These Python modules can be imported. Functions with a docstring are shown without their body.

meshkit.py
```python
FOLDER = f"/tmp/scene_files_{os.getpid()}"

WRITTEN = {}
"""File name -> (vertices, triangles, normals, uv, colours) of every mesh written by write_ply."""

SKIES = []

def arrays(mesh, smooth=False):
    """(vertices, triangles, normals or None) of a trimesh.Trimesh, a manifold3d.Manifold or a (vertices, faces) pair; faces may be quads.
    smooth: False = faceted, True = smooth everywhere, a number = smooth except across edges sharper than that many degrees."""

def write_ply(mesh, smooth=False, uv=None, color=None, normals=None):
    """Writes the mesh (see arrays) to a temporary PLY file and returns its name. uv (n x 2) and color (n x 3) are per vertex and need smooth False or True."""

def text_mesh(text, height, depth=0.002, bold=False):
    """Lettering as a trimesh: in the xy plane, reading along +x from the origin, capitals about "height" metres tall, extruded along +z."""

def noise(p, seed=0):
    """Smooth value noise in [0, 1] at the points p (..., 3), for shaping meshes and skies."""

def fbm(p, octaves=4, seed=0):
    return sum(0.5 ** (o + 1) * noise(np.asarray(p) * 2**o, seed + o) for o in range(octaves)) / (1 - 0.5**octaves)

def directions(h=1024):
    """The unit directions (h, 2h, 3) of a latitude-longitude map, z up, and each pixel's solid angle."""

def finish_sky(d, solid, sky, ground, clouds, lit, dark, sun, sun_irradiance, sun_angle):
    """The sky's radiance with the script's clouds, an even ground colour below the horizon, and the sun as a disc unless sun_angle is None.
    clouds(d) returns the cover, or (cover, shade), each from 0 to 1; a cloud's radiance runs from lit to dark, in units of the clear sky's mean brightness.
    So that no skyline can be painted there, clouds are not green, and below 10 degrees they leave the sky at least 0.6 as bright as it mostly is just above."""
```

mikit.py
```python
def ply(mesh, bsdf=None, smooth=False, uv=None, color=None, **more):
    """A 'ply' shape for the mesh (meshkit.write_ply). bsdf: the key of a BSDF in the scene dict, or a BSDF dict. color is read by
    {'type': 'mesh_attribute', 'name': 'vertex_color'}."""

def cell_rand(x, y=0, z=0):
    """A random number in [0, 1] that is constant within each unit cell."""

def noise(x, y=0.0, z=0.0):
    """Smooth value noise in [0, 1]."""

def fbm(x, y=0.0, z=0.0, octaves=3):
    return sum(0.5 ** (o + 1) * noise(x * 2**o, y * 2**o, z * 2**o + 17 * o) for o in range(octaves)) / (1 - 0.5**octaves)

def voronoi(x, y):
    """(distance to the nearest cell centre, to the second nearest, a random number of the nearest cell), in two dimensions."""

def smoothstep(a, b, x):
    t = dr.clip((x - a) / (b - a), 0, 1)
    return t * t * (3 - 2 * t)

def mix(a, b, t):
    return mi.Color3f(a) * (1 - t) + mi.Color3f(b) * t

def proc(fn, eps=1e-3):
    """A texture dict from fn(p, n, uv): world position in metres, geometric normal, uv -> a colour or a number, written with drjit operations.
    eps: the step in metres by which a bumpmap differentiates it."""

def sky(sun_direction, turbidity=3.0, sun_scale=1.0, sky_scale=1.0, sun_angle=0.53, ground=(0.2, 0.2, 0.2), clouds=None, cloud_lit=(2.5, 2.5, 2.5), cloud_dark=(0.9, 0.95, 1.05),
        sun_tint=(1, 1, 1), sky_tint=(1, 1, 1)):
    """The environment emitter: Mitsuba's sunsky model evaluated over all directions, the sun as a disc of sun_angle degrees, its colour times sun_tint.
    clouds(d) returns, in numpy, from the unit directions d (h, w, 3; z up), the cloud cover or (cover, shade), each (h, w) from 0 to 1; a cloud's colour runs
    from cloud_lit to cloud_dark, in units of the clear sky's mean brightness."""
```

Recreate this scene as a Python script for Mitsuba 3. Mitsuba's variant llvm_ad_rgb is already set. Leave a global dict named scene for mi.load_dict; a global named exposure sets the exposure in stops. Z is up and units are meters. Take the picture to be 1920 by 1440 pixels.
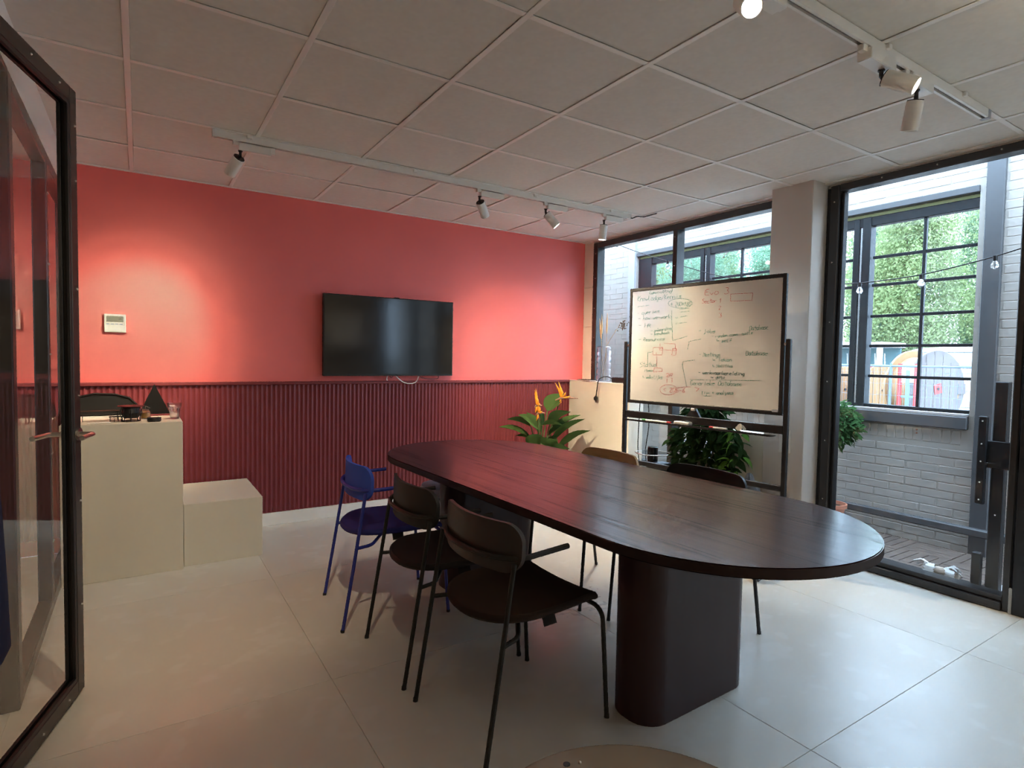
import math, random, numpy as np, trimesh, manifold3d, mitsuba as mi, mikit, meshkit
import drjit as dr
from shapely.geometry import Polygon, Point, box as sbox
from shapely import affinity
from mikit import noise, fbm, smoothstep, mix, proc
T = mi.ScalarTransform4f
V = lambda *a: np.array(a, float)
scene = {'type': 'scene'}
labels = {}

# ------------------------------------------------------------------ camera, sky, exposure
exposure = 0.48
CAM = [0.0322, -4.1524, 1.3168]
FWD = [0.54088, 0.83998, -0.04331]
UPV = [0.00892, 0.04576, 0.99891]
scene['camera'] = {'type': 'perspective', 'fov': 82.941, 'fov_axis': 'x', 'near_clip': 0.02, 'far_clip': 500.0,
                   'to_world': T().look_at(origin=CAM, target=[CAM[k] + FWD[k] for k in range(3)], up=UPV)}
SKY = 2.65
def overcast(d):
    n = meshkit.fbm(d[..., :3] * V(3, 3, 6) + 5, 4, 3)
    return np.full(d.shape[:2], 0.94), np.clip((n - 0.35) * 0.9, 0, 0.45)
scene['sky'] = mikit.sky([-0.55, -0.35, 0.75], turbidity=4.0, sky_scale=SKY, sun_angle=None, ground=(0.3, 0.3, 0.28), clouds=overcast,
                         cloud_lit=(22.5, 32, 43), cloud_dark=(16.5, 24.0, 33.0))
WARM = (1.0, 0.83, 0.58)
SPOT = 16.0

# ------------------------------------------------------------------ materials
def prin(key, col, rough=0.5, spec=0.5, metal=0.0, bump=None, bscale=0.001, eps=1e-3, **more):
    c = col if isinstance(col, dict) else {'type': 'rgb', 'value': list(col)}
    b = {'type': 'principled', 'base_color': c, 'roughness': rough if not callable(rough) else proc(rough), 'specular': spec, 'metallic': metal, **more}
    if bump is not None:
        b = {'type': 'bumpmap', 'arbitrary': proc(bump, eps), 'scale': bscale, 'bsdf': b}
    scene[key] = {'type': 'twosided', 'bsdf': b}
    return key
C3 = mi.Color3f
prin('m_coral', proc(lambda p, n, uv: mix((.77, .166, .153), (.73, .153, .141), fbm(p.x * 3, p.z * 3, 1.0))), .55, .3,
     bump=lambda p, n, uv: noise(p.x * 160, p.z * 160, p.y * 160), bscale=.0004)
prin('m_maroon', (.145, .022, .026), .5, .35)
prin('m_maroon_dark', (.10, .014, .018), .5, .35)
prin('m_white', (.86, .84, .80), .6, .3)
prin('m_plaster', proc(lambda p, n, uv: mix((.60, .55, .50), (.57, .52, .47), fbm(p.x * 2, p.y * 2, p.z * 2))), .7, .2)
prin('m_tile', proc(lambda p, n, uv: mix((.74, .715, .66), (.67, .645, .59), fbm(p.x * 55, p.y * 55, 2.0, 2) * .8)), .9, .1)
prin('m_tee', (.88, .86, .82), .5, .3)
prin('m_cream', (.70, .645, .53), .55, .3)
prin('m_cream_floor', proc(lambda p, n, uv: (lambda a, b, s: mix(mix((.70, .665, .585), (.655, .62, .54), a), (.76, .74, .68), s * .35) * (1 - .6 * b))(
    smoothstep(.35, .7, fbm(p.x * 1.1, p.y * 1.1, 0.3, 4)),
    smoothstep(.72, .77, noise(p.x * 45, p.y * 45, 4.)) * smoothstep(.34, .08, dr.sqrt(dr.square(p.x - 2.02) + dr.square(p.y + 1.66))),
    smoothstep(.62, .8, fbm(p.x * 3 + p.y * 11, p.y * 4 - p.x * 9, 7., 3)))),
    lambda p, n, uv: .26 + .2 * fbm(p.x * 2.4, p.y * 2.4, 5., 3), .5,
    bump=lambda p, n, uv: fbm(p.x * 14, p.y * 14, 1., 3), bscale=.0012, eps=4e-3)
prin('m_floor_gap', (.20, .17, .14), .9, .1)
def grain(p):
    u = p.x + .033 * p.y
    w = u + .07 * fbm(p.x * 1.6, p.y * .8, 3., 3)
    a = fbm(w * 34, p.y * 1.1, 0., 3)
    b = noise(w * 300, p.y * 6, 2.)
    c = smoothstep(.56, .70, fbm(w * 26, p.y * 1.2, 8., 3)) * smoothstep(.42, .60, fbm(w * 190, p.y * 4, 5., 2))
    return a, b, c
def tabcol(p, n, uv):
    a, b, c = grain(p)
    return mix((.046, .015, .013), (.020, .007, .007), a * .6 + b * .4) * (1 - .85 * c)
prin('m_table', proc(tabcol), .24, .8, bump=lambda p, n, uv: (lambda g: -g[2] - g[1] * .10)(grain(p)), bscale=.00042, eps=8e-4)
prin('m_edge', (.013, .005, .0045), .45, .18)
prin('m_pedestal', proc(lambda p, n, uv: mix((.022, .007, .0075), (.015, .005, .0055), fbm(p.x * 40, p.y * 40, p.z * 2, 2)) + mi.Float(.04) * smoothstep(.83, .86, fbm(p.x * 14, p.y * 14, p.z * 26, 3)) * smoothstep(.4, .2, p.z)), .4, .25)
prin('m_black', (.006, .006, .0065), .45, .4)
prin('m_black_frame', proc(lambda p, n, uv: mix((.011, .010, .0095), (.019, .015, .012), fbm(p.x * 9, p.y * 9, p.z * 3, 2))), .38, .5)
prin('m_matte_black', (.003, .003, .003), .6, .2)
prin('m_black_gloss', (.006, .006, .007), .12, .5)
prin('m_screen', (.010, .010, .010), .11, .35)
prin('m_grey_black', (.011, .011, .0095), .5, .25)
prin('m_walnut', proc(lambda p, n, uv: mix((.019, .012, .007), (.011, .007, .0045), fbm(p.x * 30, p.y * 60, p.z * 4, 3))), .45, .45)
prin('m_brown_seat', (.011, .006, .004), .8, .25)
prin('m_black_seat', (.005, .004, .004), .7, .25)
prin('m_blue', (.013, .020, .19), .45, .5)
prin('m_blue_pad', (.024, .055, .30), .75, .3)
prin('m_blue_seat', (.010, .012, .10), .75, .3)
prin('m_lightwood', proc(lambda p, n, uv: mix((.50, .32, .15), (.40, .25, .11), fbm(p.x * 60, p.y * 8, p.z * 60, 2))), .45, .4)
prin('m_chrome', (.75, .72, .68), .18, .5, 1.0)
prin('m_whiteboard', (.74, .72, .68), .28, .4)
prin('m_green_ink', (.06, .22, .16), .6, .3)
prin('m_dark_ink', (.03, .10, .08), .6, .3)
prin('m_red_ink', (.55, .10, .09), .6, .3)
prin('m_red', (.55, .03, .03), .5, .4)
prin('m_green', (.04, .22, .07), .5, .4)
prin('m_plastic', (.82, .81, .77), .4, .5)
prin('m_beige_plastic', (.72, .66, .52), .45, .5)
prin('m_lcd', (.17, .18, .14), .2, .5)
prin('m_brick', proc(lambda p, n, uv: mix((.345, .308, .270), (.323, .289, .254), fbm(p.y * 6, p.z * 9, p.x * 5, 3)) * (1 - .12 * smoothstep(.62, .78, fbm(p.y * 1.3, p.z * 1.5, 4., 3)))), .75, .25,
     bump=lambda p, n, uv: fbm(p.y * 60, p.z * 60, p.x * 60, 3), bscale=.002, eps=3e-3)
prin('m_mortar', (.31, .28, .246), .9, .1)
prin('m_grey_paint', (.062, .062, .064), .5, .4)
prin('m_grey_light', (.33, .325, .32), .5, .4)
prin('m_win_black', (.008, .010, .012), .5, .2)
prin('m_blind', (.40, .44, .22), .6, .3)
prin('m_deck', proc(lambda p, n, uv: mix((.115, .085, .068), (.075, .055, .045), fbm(p.x * 12, p.y * 12, 0., 3))), .7, .3)
prin('m_terracotta', (.40, .15, .09), .7, .2)
prin('m_soil', (.04, .028, .02), .95, .1)
prin('m_rag', (.62, .62, .60), .9, .1)
prin('m_logwood', (.34, .27, .21), .8, .2)
prin('m_bronze', proc(lambda p, n, uv: mix((.19, .155, .11), (.14, .115, .085), fbm(p.x * 9, p.y * 9, 0., 3))), .42, .5, .35)
prin('m_grey_fabric', (.20, .20, .225), .9, .1)
prin('m_bag', proc(lambda p, n, uv: mix((.17, .18, .19), (.08, .085, .09), smoothstep(.4, .6, fbm(p.y * 14, p.z * 14, p.x * 14, 3)))), .6, .4)
prin('m_navy', (.010, .013, .030), .85, .2)
prin('m_greybox', (.34, .36, .40), .5, .4)
prin('m_amber', (.62, .36, .10), .6, .3)
prin('m_straw', (.62, .42, .22), .8, .2)
prin('m_brownseed', (.13, .08, .05), .8, .2)
prin('m_paper', (.72, .66, .55), .8, .1)
prin('m_orange', (.85, .30, .02), .5, .4)
prin('m_stem', (.10, .13, .05), .6, .3)
prin('m_trunk', (.16, .13, .10), .85, .1)
prin('m_bract', (.30, .14, .09), .6, .3)
prin('m_reel_grey', proc(lambda p, n, uv: mix((.15, .13, .125), (.085, .072, .07), fbm(p.y * 5, p.z * .8, 0., 3))), .8, .2)
prin('m_reel_orange', proc(lambda p, n, uv: mix((.30, .165, .075), (.21, .12, .06), fbm(p.y * 5, p.z * .8, 3., 3))), .8, .2)
prin('m_red_white', (.32, .035, .03), .6, .3)
prin('m_site_white', (.42, .42, .42), .6, .3)
prin('m_teal', (.08, .15, .16), .6, .3)
prin('m_bluegrey', (.12, .16, .20), .6, .3)
prin('m_ground', proc(lambda p, n, uv: mix((.24, .225, .21), (.19, .18, .16), fbm(p.x * .8, p.y * .8, 0., 3))), .9, .1)
prin('m_rear', (.30, .27, .235), .7, .2)
prin('m_hall', (.55, .49, .40), .7, .2)
def leafbsdf(key, col, tr):
    scene[key] = {'type': 'principledthin', 'base_color': {'type': 'rgb', 'value': list(col)}, 'roughness': .5, 'diff_trans': tr, 'spec_trans': 0.0, 'eta': 1.4}
leafbsdf('m_leaf_dark', (.045, .10, .035), .5)
leafbsdf('m_leaf_strel', (.048, .085, .026), .5)
leafbsdf('m_leaf_ficus', (.026, .052, .018), .5)
leafbsdf('m_leaf_bright', (.09, .20, .035), .6)
leafbsdf('m_tree_a', (.225, .31, .175), 1.0)
leafbsdf('m_tree_b', (.17, .285, .185), 1.0)
leafbsdf('m_tree_c', (.275, .335, .155), 1.0)
scene['m_pane'] = {'type': 'thindielectric', 'int_ior': 1.5}
scene['m_glass'] = {'type': 'dielectric', 'int_ior': 1.5}
scene['m_lens'] = {'type': 'twosided', 'bsdf': {'type': 'diffuse', 'reflectance': {'type': 'rgb', 'value': [.8, .78, .7]}}}

# ------------------------------------------------------------------ builders
def box(x0, x1, y0, y1, z0, z1):
    m = trimesh.creation.box(extents=[x1 - x0, y1 - y0, z1 - z0]); m.apply_translation([(x0 + x1) / 2, (y0 + y1) / 2, (z0 + z1) / 2]); return m
def bbox(x0, x1, y0, y1, z0, z1, b=.004):
    """box with chamfered edges"""
    P = []
    for sx in (0, 1):
        for sy in (0, 1):
            for sz in (0, 1):
                c = V((x0, x1)[sx], (y0, y1)[sy], (z0, z1)[sz]); s = V(1 - 2 * sx, 1 - 2 * sy, 1 - 2 * sz)
                for k in range(3):
                    o = s * b; o[k] = 0; P.append(c + o)
    return trimesh.convex.convex_hull(np.array(P))
def tube(pts, r, n=10, closed=False):
    p = np.asarray(pts, float); m = len(p)
    r = np.broadcast_to(np.asarray(r, float), (m,))
    t = np.gradient(p, axis=0) if not closed else np.roll(p, -1, 0) - np.roll(p, 1, 0)
    t /= np.linalg.norm(t, axis=1, keepdims=True) + 1e-12
    a = np.cross(t[0], V(0, 0, 1) if abs(t[0][2]) < .9 else V(1, 0, 0)); a /= np.linalg.norm(a)
    rings = []
    for k in range(m):
        a = a - t[k] * (a @ t[k]); a /= np.linalg.norm(a); b = np.cross(t[k], a)
        an = np.arange(n) * 2 * np.pi / n
        rings.append(p[k] + r[k] * (np.cos(an)[:, None] * a + np.sin(an)[:, None] * b))
    v = np.concatenate(rings); f = []
    for k in range(m if closed else m - 1):
        k2 = (k + 1) % m
        for j in range(n):
            q = (k * n + j, k * n + (j + 1) % n, k2 * n + (j + 1) % n, k2 * n + j); f += [(q[0], q[1], q[2]), (q[0], q[2], q[3])]
    if not closed:
        v = np.vstack([v, p[0], p[-1]]); i0, i1 = m * n, m * n + 1
        for j in range(n):
            f.append((i0, (j + 1) % n, j)); f.append((i1, (m - 1) * n + j, (m - 1) * n + (j + 1) % n))
    return trimesh.Trimesh(v, f, process=False)
def bend(pts, rad=.03, n=5):
    """polyline with rounded corners"""
    p = [V(*q) for q in pts]; out = [p[0]]
    for k in range(1, len(p) - 1):
        a, b, c = p[k - 1], p[k], p[k + 1]
        r = min(rad, .45 * np.linalg.norm(a - b), .45 * np.linalg.norm(c - b))
        s, e = b + (a - b) / np.linalg.norm(a - b) * r, b + (c - b) / np.linalg.norm(c - b) * r
        out += [(1 - u) ** 2 * s + 2 * u * (1 - u) * b + u * u * e for u in np.linspace(0, 1, n)]
    return np.array(out + [p[-1]])
def lathe(prof, n=32):
    return trimesh.creation.revolve(np.asarray(prof, float), sections=n)
def cyl(r, z0, z1, n=24, c=(0, 0), bev=0):
    pr = [(0, z0), (r - bev, z0), (r, z0 + bev), (r, z1 - bev), (r - bev, z1), (0, z1)] if bev else [(0, z0), (r, z0), (r, z1), (0, z1)]
    m = lathe(pr, n); m.apply_translation([c[0], c[1], 0]); return m
def extr(poly, z0, z1):
    m = trimesh.creation.extrude_polygon(poly, z1 - z0, engine='earcut'); m.apply_translation([0, 0, z0]); return m
def slab(poly, z0, z1, b=.004):
    """extruded outline with a chamfered rim top and bottom"""
    rings = [(poly.buffer(-b), z0), (poly, z0 + b), (poly, z1 - b), (poly.buffer(-b), z1)]
    N = 160
    R = [np.array([(lambda q: (q.x, q.y, z))(g.exterior.interpolate(k / N, normalized=True)) for k in range(N)]) for g, z in rings]
    v = np.concatenate(R + [V(poly.centroid.x, poly.centroid.y, z0)[None], V(poly.centroid.x, poly.centroid.y, z1)[None]]); f = []
    for a in range(3):
        for j in range(N):
            q = (a * N + j, a * N + (j + 1) % N, (a + 1) * N + (j + 1) % N, (a + 1) * N + j); f += [(q[0], q[1], q[2]), (q[0], q[2], q[3])]
    for j in range(N):
        f += [(4 * N, (j + 1) % N, j), (4 * N + 1, 3 * N + j, 3 * N + (j + 1) % N)]
    m = trimesh.Trimesh(v, f, process=False)
    if m.volume < 0: m.invert()
    return m
def join(*ms): return trimesh.util.concatenate(list(ms))
def mv(m, x=0, y=0, z=0, rz=0, rx=0, ry=0):
    m = m.copy()
    for a, ax in ((rx, [1, 0, 0]), (ry, [0, 1, 0]), (rz, [0, 0, 1])):
        if a: m.apply_transform(trimesh.transformations.rotation_matrix(math.radians(a), ax))
    m.apply_translation([x, y, z]); return m
def aim(m, p, d):
    """mesh built along +z moved to p with +z turned to d"""
    m = m.copy(); m.apply_transform(trimesh.geometry.align_vectors([0, 0, 1], np.asarray(d, float) / np.linalg.norm(d))); m.apply_translation(p); return m
def numbered(k):
    if k not in scene and k not in labels: return k
    i = 1
    while f'{k}_{i:03d}' in scene or f'{k}_{i:03d}' in labels: i += 1
    return f'{k}_{i:03d}'
place = {}
COUNT = {}
def put(key, shape):
    i = COUNT.get(key, -1) + 1
    while True:
        k = key if i == 0 else f'{key}_{i:03d}'
        if k not in scene and k not in labels: break
        i += 1
    COUNT[key] = i
    scene[k] = shape; return k
def tag(k, label=None, cat=None, group=None, kind=None):
    d = labels.setdefault(k, {})
    for a, b in (('label', label), ('category', cat), ('group', group), ('kind', kind)):
        if b: d[a] = b
    return k
def thing(key, label, cat=None, loc=(0, 0, 0), rz=0, group=None, kind=None):
    k = numbered(key); place[k] = T().translate(list(loc)).rotate([0, 0, 1], rz); tag(k, label, cat, group, kind); return k
def part(parent, name, mesh, m, smooth=False, label=None, kind=None, **more):
    root = parent.split('__')[0]
    s = dict(mesh) if isinstance(mesh, dict) else mikit.ply(mesh, m, smooth)
    s.update(more)
    if root in place:
        s['to_world'] = place[root] @ s['to_world'] if 'to_world' in s else place[root]
    k = put(parent + '__' + name, s)
    if label: tag(k, label)
    if kind: tag(k, kind=kind)
    return k
def solo(key, mesh, m, smooth, label, cat=None, group=None, kind=None, loc=None, rz=0):
    k = numbered(key); s = mikit.ply(mesh, m, smooth)
    if loc is not None: s['to_world'] = T().translate(list(loc)).rotate([0, 0, 1], rz)
    scene[k] = s; tag(k, label, cat, group, kind); return k

# ================================================================== THE ROOM
XL, XR, YW, YB, H = -0.375, 3.97, 0.577, -5.6, 2.53
# ---- floor: painted sheets with open joints
fl = thing('floor', 'pale grey-beige painted sheet floor with thin joints and chips', 'floor', kind='structure')
part(fl, 'subfloor', box(XL, 4.06, YB, YW, -.06, -.006), 'm_floor_gap')
xs = [XL, .681, 1.949, 3.22, 4.04]; ys = [YB, -4.37, -3.10, -1.83, -.56, YW]
for i in range(4):
    for j in range(5):
        g = .0008
        part(fl, 'panel', bbox(xs[i] + g, xs[i + 1] - g, ys[j] + g, ys[j + 1] - g, -.02, 0, .0008), 'm_cream_floor')
# ---- ceiling: lay-in tiles on white tees
ce = thing('ceiling', 'suspended ceiling of square off-white mineral tiles on white tees', 'ceiling', kind='structure')
part(ce, 'slab', box(XL - .1, 4.2, YB - .1, YW + .1, 2.60, 2.75), 'm_plaster')
gx = [XL] + [.6 * i for i in range(0, 7)] + [3.95]; gy = [YB] + [-.6 * j for j in range(9, -1, -1)] + [YW]
tile = {}
rng = random.Random(4)
for i in range(len(gx) - 1):
    for j in range(len(gy) - 1):
        a, b, c, d = gx[i] + .011, gx[i + 1] - .011, gy[j] + .011, gy[j + 1] - .011
        lift = 2.5335 + rng.choice([0, 0, .001, .002])
        k = (round(b - a, 3), round(d - c, 3))
        if k not in tile:
            tile[k] = mikit.ply(bbox(0, k[0], 0, k[1], 0, .015, .003), 'm_tile')
        part(ce, 'tile', {**tile[k], 'to_world': T().translate([a, c, lift])}, None)
for x in gx[1:-1]:
    part(ce, 'tee', bbox(x - .012, x + .012, YB, YW, 2.53, 2.534, .0008), 'm_tee')
for y in gy[1:-1]:
    for i in range(len(gx) - 1):
        part(ce, 'cross_tee', bbox(gx[i] + (.0122 if i else 0), gx[i + 1] - .0122, y - .012, y + .012, 2.5304, 2.534, .0008), 'm_tee')
for a in (box(XL, 3.95, YW - .02, YW, 2.528, 2.534), box(3.925, 3.965, YB, YW, 2.524, 2.534), box(XL, XL + .02, YB, YW, 2.528, 2.534)):
    part(ce, 'edge_trim', a, 'm_tee')
# ---- red wall with a corrugated lower half
wb = thing('wall_back', 'coral red painted wall with dark red corrugated lower half', 'wall', kind='structure')
part(wb, 'plaster', box(-2.0, 3.99, YW, YW + .15, 0, 2.62), 'm_coral', label='smooth coral red paint above the corrugated panels')
PX = .507; NR = 15
def corr(x0, n):
    p = PX / NR; xs_, ys_ = [], []
    for k in range(n * 8 + 1):
        xs_.append(x0 + k * p / 8); ys_.append(.0085 * (0.5 - 0.5 * math.cos(2 * math.pi * k / 8)) ** .8)
    v, f = [], []
    for x, y in zip(xs_, ys_):
        v += [(x, .561 + y, .10), (x, .561 + y, 1.088)]
    for k in range(len(xs_) - 1):
        f += [(2 * k, 2 * k + 2, 2 * k + 3), (2 * k, 2 * k + 3, 2 * k + 1)]
    return trimesh.Trimesh(v, f, process=False)
pm = mikit.ply(corr(0, NR), 'm_maroon', True)
for k in range(9):
    x0 = -.612 + PX * k
    if x0 < 3.8: part(wb, 'corrugated_panel', {**pm, 'to_world': T().translate([x0 + .0006, 0, 0])}, None)
part(wb, 'cap_rail', bbox(-2.0, 3.768, .545, .579, 1.088, 1.112, .004), 'm_maroon', label='dark red rail capping the corrugated panels')
for k in range(75):
    pass
solo('baseboard_back', bbox(.0, 3.768, .556, .577, 0, .098, .003), 'm_white', False, 'white baseboard under the dark red corrugated wall', 'baseboard', kind='structure')
# ---- rear wall behind the camera
wr = thing('wall_rear', 'plain taupe wall behind the viewer', 'wall', kind='structure')
part(wr, 'plaster', box(-2.0, 4.1, YB - .15, YB, 0, 2.62), 'm_rear')
pbd = thing('pinboard', 'pale framed board on the wall behind, mirrored in the television', 'board')
part(pbd, 'panel', bbox(2.86, 3.55, YB + .002, YB + .02, 1.50, 2.12, .003), 'm_white'); part(pbd, 'frame_bar', bbox(2.95, 2.98, YB + .02, YB + .03, 1.50, 2.12, .002), 'm_black')
shf = thing('wall_shelf', 'dark shelf below the pale board on the wall behind', 'shelf')
part(shf, 'board', bbox(2.7, 3.6, YB + .001, YB + .22, 1.36, 1.41, .003), 'm_black')
# ---- left: glazed partition in black frames, with the open door
wl = thing('wall_left', 'glazed partition in black steel frames along the left side', 'wall', kind='structure')
FT = 2.30
def screwmesh(): return mikit.ply(trimesh.creation.icosphere(1, .0045), 'm_chrome', True)
SCR = screwmesh()
posts = [(.50, .577), (-.475, -.415), (-1.455, -1.385), (-2.215, -2.145), (-3.25, -3.19), (-4.35, -4.29), (-5.6, -5.54)]
for a, b in posts:
    part(wl, 'post', bbox(XL - .03, XL + .03, a, b, 0, FT, .005), 'm_black_frame')
for (a, b), (c, d) in zip(posts[:-1], posts[1:]):
    if a == -1.455: 
        part(wl, 'top_rail', bbox(XL - .03, XL + .03, d, a, FT - .015, FT, .003), 'm_black_frame'); continue
    part(wl, 'top_rail', bbox(XL - .03, XL + .03, d, a, FT - .06, FT, .005), 'm_black_frame')
    part(wl, 'bottom_rail', bbox(XL - .03, XL + .03, d, a, 0, .06, .005), 'm_black_frame')
    part(wl, 'pane', box(XL - .0005, XL + .0005, d + .0, a - .0, .06, FT - .06).copy() if False else trimesh.Trimesh([(XL, d, .06), (XL, a, .06), (XL, a, FT - .06), (XL, d, FT - .06)], [(0, 1, 2), (0, 2, 3)], process=False), 'm_pane')
part(wl, 'header', box(XL - .05, XL + .02, YB, YW, FT, 2.62), 'm_white', label='white header above the black frames')
for z in (.35, .8, 1.3, 1.75, 2.1):
    for y in (-.46, -.43):
        part(wl, 'screw', {**SCR, 'to_world': T().translate([XL + .031, y, z])}, None)
# hallway beyond the partition
hw = thing('wall_hallway', 'beige hallway wall seen beyond the glazed partition', 'wall', kind='structure')
part(hw, 'plaster', box(-1.95, -1.85, YB, YW, 0, 2.62), 'm_hall')
solo('floor_hallway', box(-1.85, XL, YB, YW, -.06, -.001), 'm_cream_floor', False, 'pale hallway floor beyond the open glass door', 'floor', kind='structure')
solo('ceiling_hallway', box(-1.85, XL - .1, YB, YW, 2.5, 2.62), 'm_plaster', False, 'off-white hallway ceiling beyond the partition', 'ceiling', kind='structure')
# ---- the open door leaf
dx, dy = XL + .176, -2.12 + 1.406
DW = math.hypot(dx, dy); dang = math.degrees(math.atan2(1.406 - 2.12 + 0, 0) ) if False else math.degrees(math.atan2(-1.406 + 2.12, -.176 - XL))
do = thing('door_1', 'open black-framed glass door with chrome lever handle at left', 'door', (XL, -2.12, 0), dang, kind='structure')
ST, TH = .058, .02
part(do, 'hinge_stile', bbox(0, ST, -TH, TH, .012, 2.283, .004), 'm_black_frame')
part(do, 'lock_stile', bbox(DW - ST, DW, -TH, TH, .012, 2.283, .004), 'm_black_frame')
part(do, 'top_rail', bbox(ST, DW - ST, -TH, TH, 2.225, 2.283, .004), 'm_black_frame')
part(do, 'bottom_rail', bbox(ST, DW - ST, -TH, TH, .012, .07, .004), 'm_black_frame')
for s in (-1, 1):
    for a in (bbox(ST - .002, ST + .014, s * .012 - .006, s * .012 + .006, .07, 2.225, .002), bbox(DW - ST - .014, DW - ST + .002, s * .012 - .006, s * .012 + .006, .07, 2.225, .002),
              bbox(ST, DW - ST, s * .012 - .006, s * .012 + .006, .068, .084, .002), bbox(ST, DW - ST, s * .012 - .006, s * .012 + .006, 2.211, 2.227, .002)):
        part(do, 'glazing_bead', a, 'm_black')
part(do, 'pane', trimesh.Trimesh([(ST, 0, .07), (DW - ST, 0, .07), (DW - ST, 0, 2.225), (ST, 0, 2.225)], [(0, 1, 2), (0, 2, 3)], process=False), 'm_pane')
for s in (-1, 1):
    h = part(do, 'handle', join(mv(cyl(.024, 0, .008, 20), rx=-90 * s, x=DW - .03, y=s * TH, z=1.005),
        tube(bend([(DW - .03, s * TH, 1.005), (DW - .03, s * (TH + .05), 1.005), (DW - .15, s * (TH + .055), 1.005)], .012), .009, 12)), 'm_chrome', 30, label='chrome lever handle')
    for z in (.35, .75, 1.15, 1.55, 1.95, 2.15):
        part(do, 'screw', {**SCR, 'to_world': place[do] @ T().translate([DW - .028, s * (TH + .001), z])} if False else {**SCR, 'to_world': T().translate([DW - .02, s * (TH + .001), z])}, None)
    for x in (.2, .4, .6):
        for z in (.04, 2.255):
            part(do, 'screw', {**SCR, 'to_world': T().translate([x, s * (TH + .001), z])}, None)
# ---- window side
GX = XR + .03
def pane(par, y0, y1, z0, z1, x=GX, name='pane'):
    return part(par, name, trimesh.Trimesh([(x, y0, z0), (x, y1, z0), (x, y1, z1), (x, y0, z1)], [(0, 1, 2), (0, 2, 3)], process=False), 'm_pane')
part_r = thing('wall_right', 'beige wall return and fascia framing the big windows', 'wall', kind='structure')
part(part_r, 'return', box(3.955, 4.1, .437, YW + .02, 0, 2.62), 'm_cream')
for z in (1.66, 2.06):
    part(part_r, 'bracket', bbox(3.945, 3.957, .44, .57, z, z + .012, .002), 'm_cream')
part(part_r, 'fascia', box(3.965, 4.10, YB - .1, .5, 2.50, 2.78), 'm_plaster')
part(part_r, 'roof_edge', box(3.90, 4.14, YB - .2, 3.0, 2.75, 2.95), 'm_grey_light')
part(part_r, 'outer_return', box(4.0, 4.1, .5, 3.0, -.1, 2.78), 'm_brick')
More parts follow.
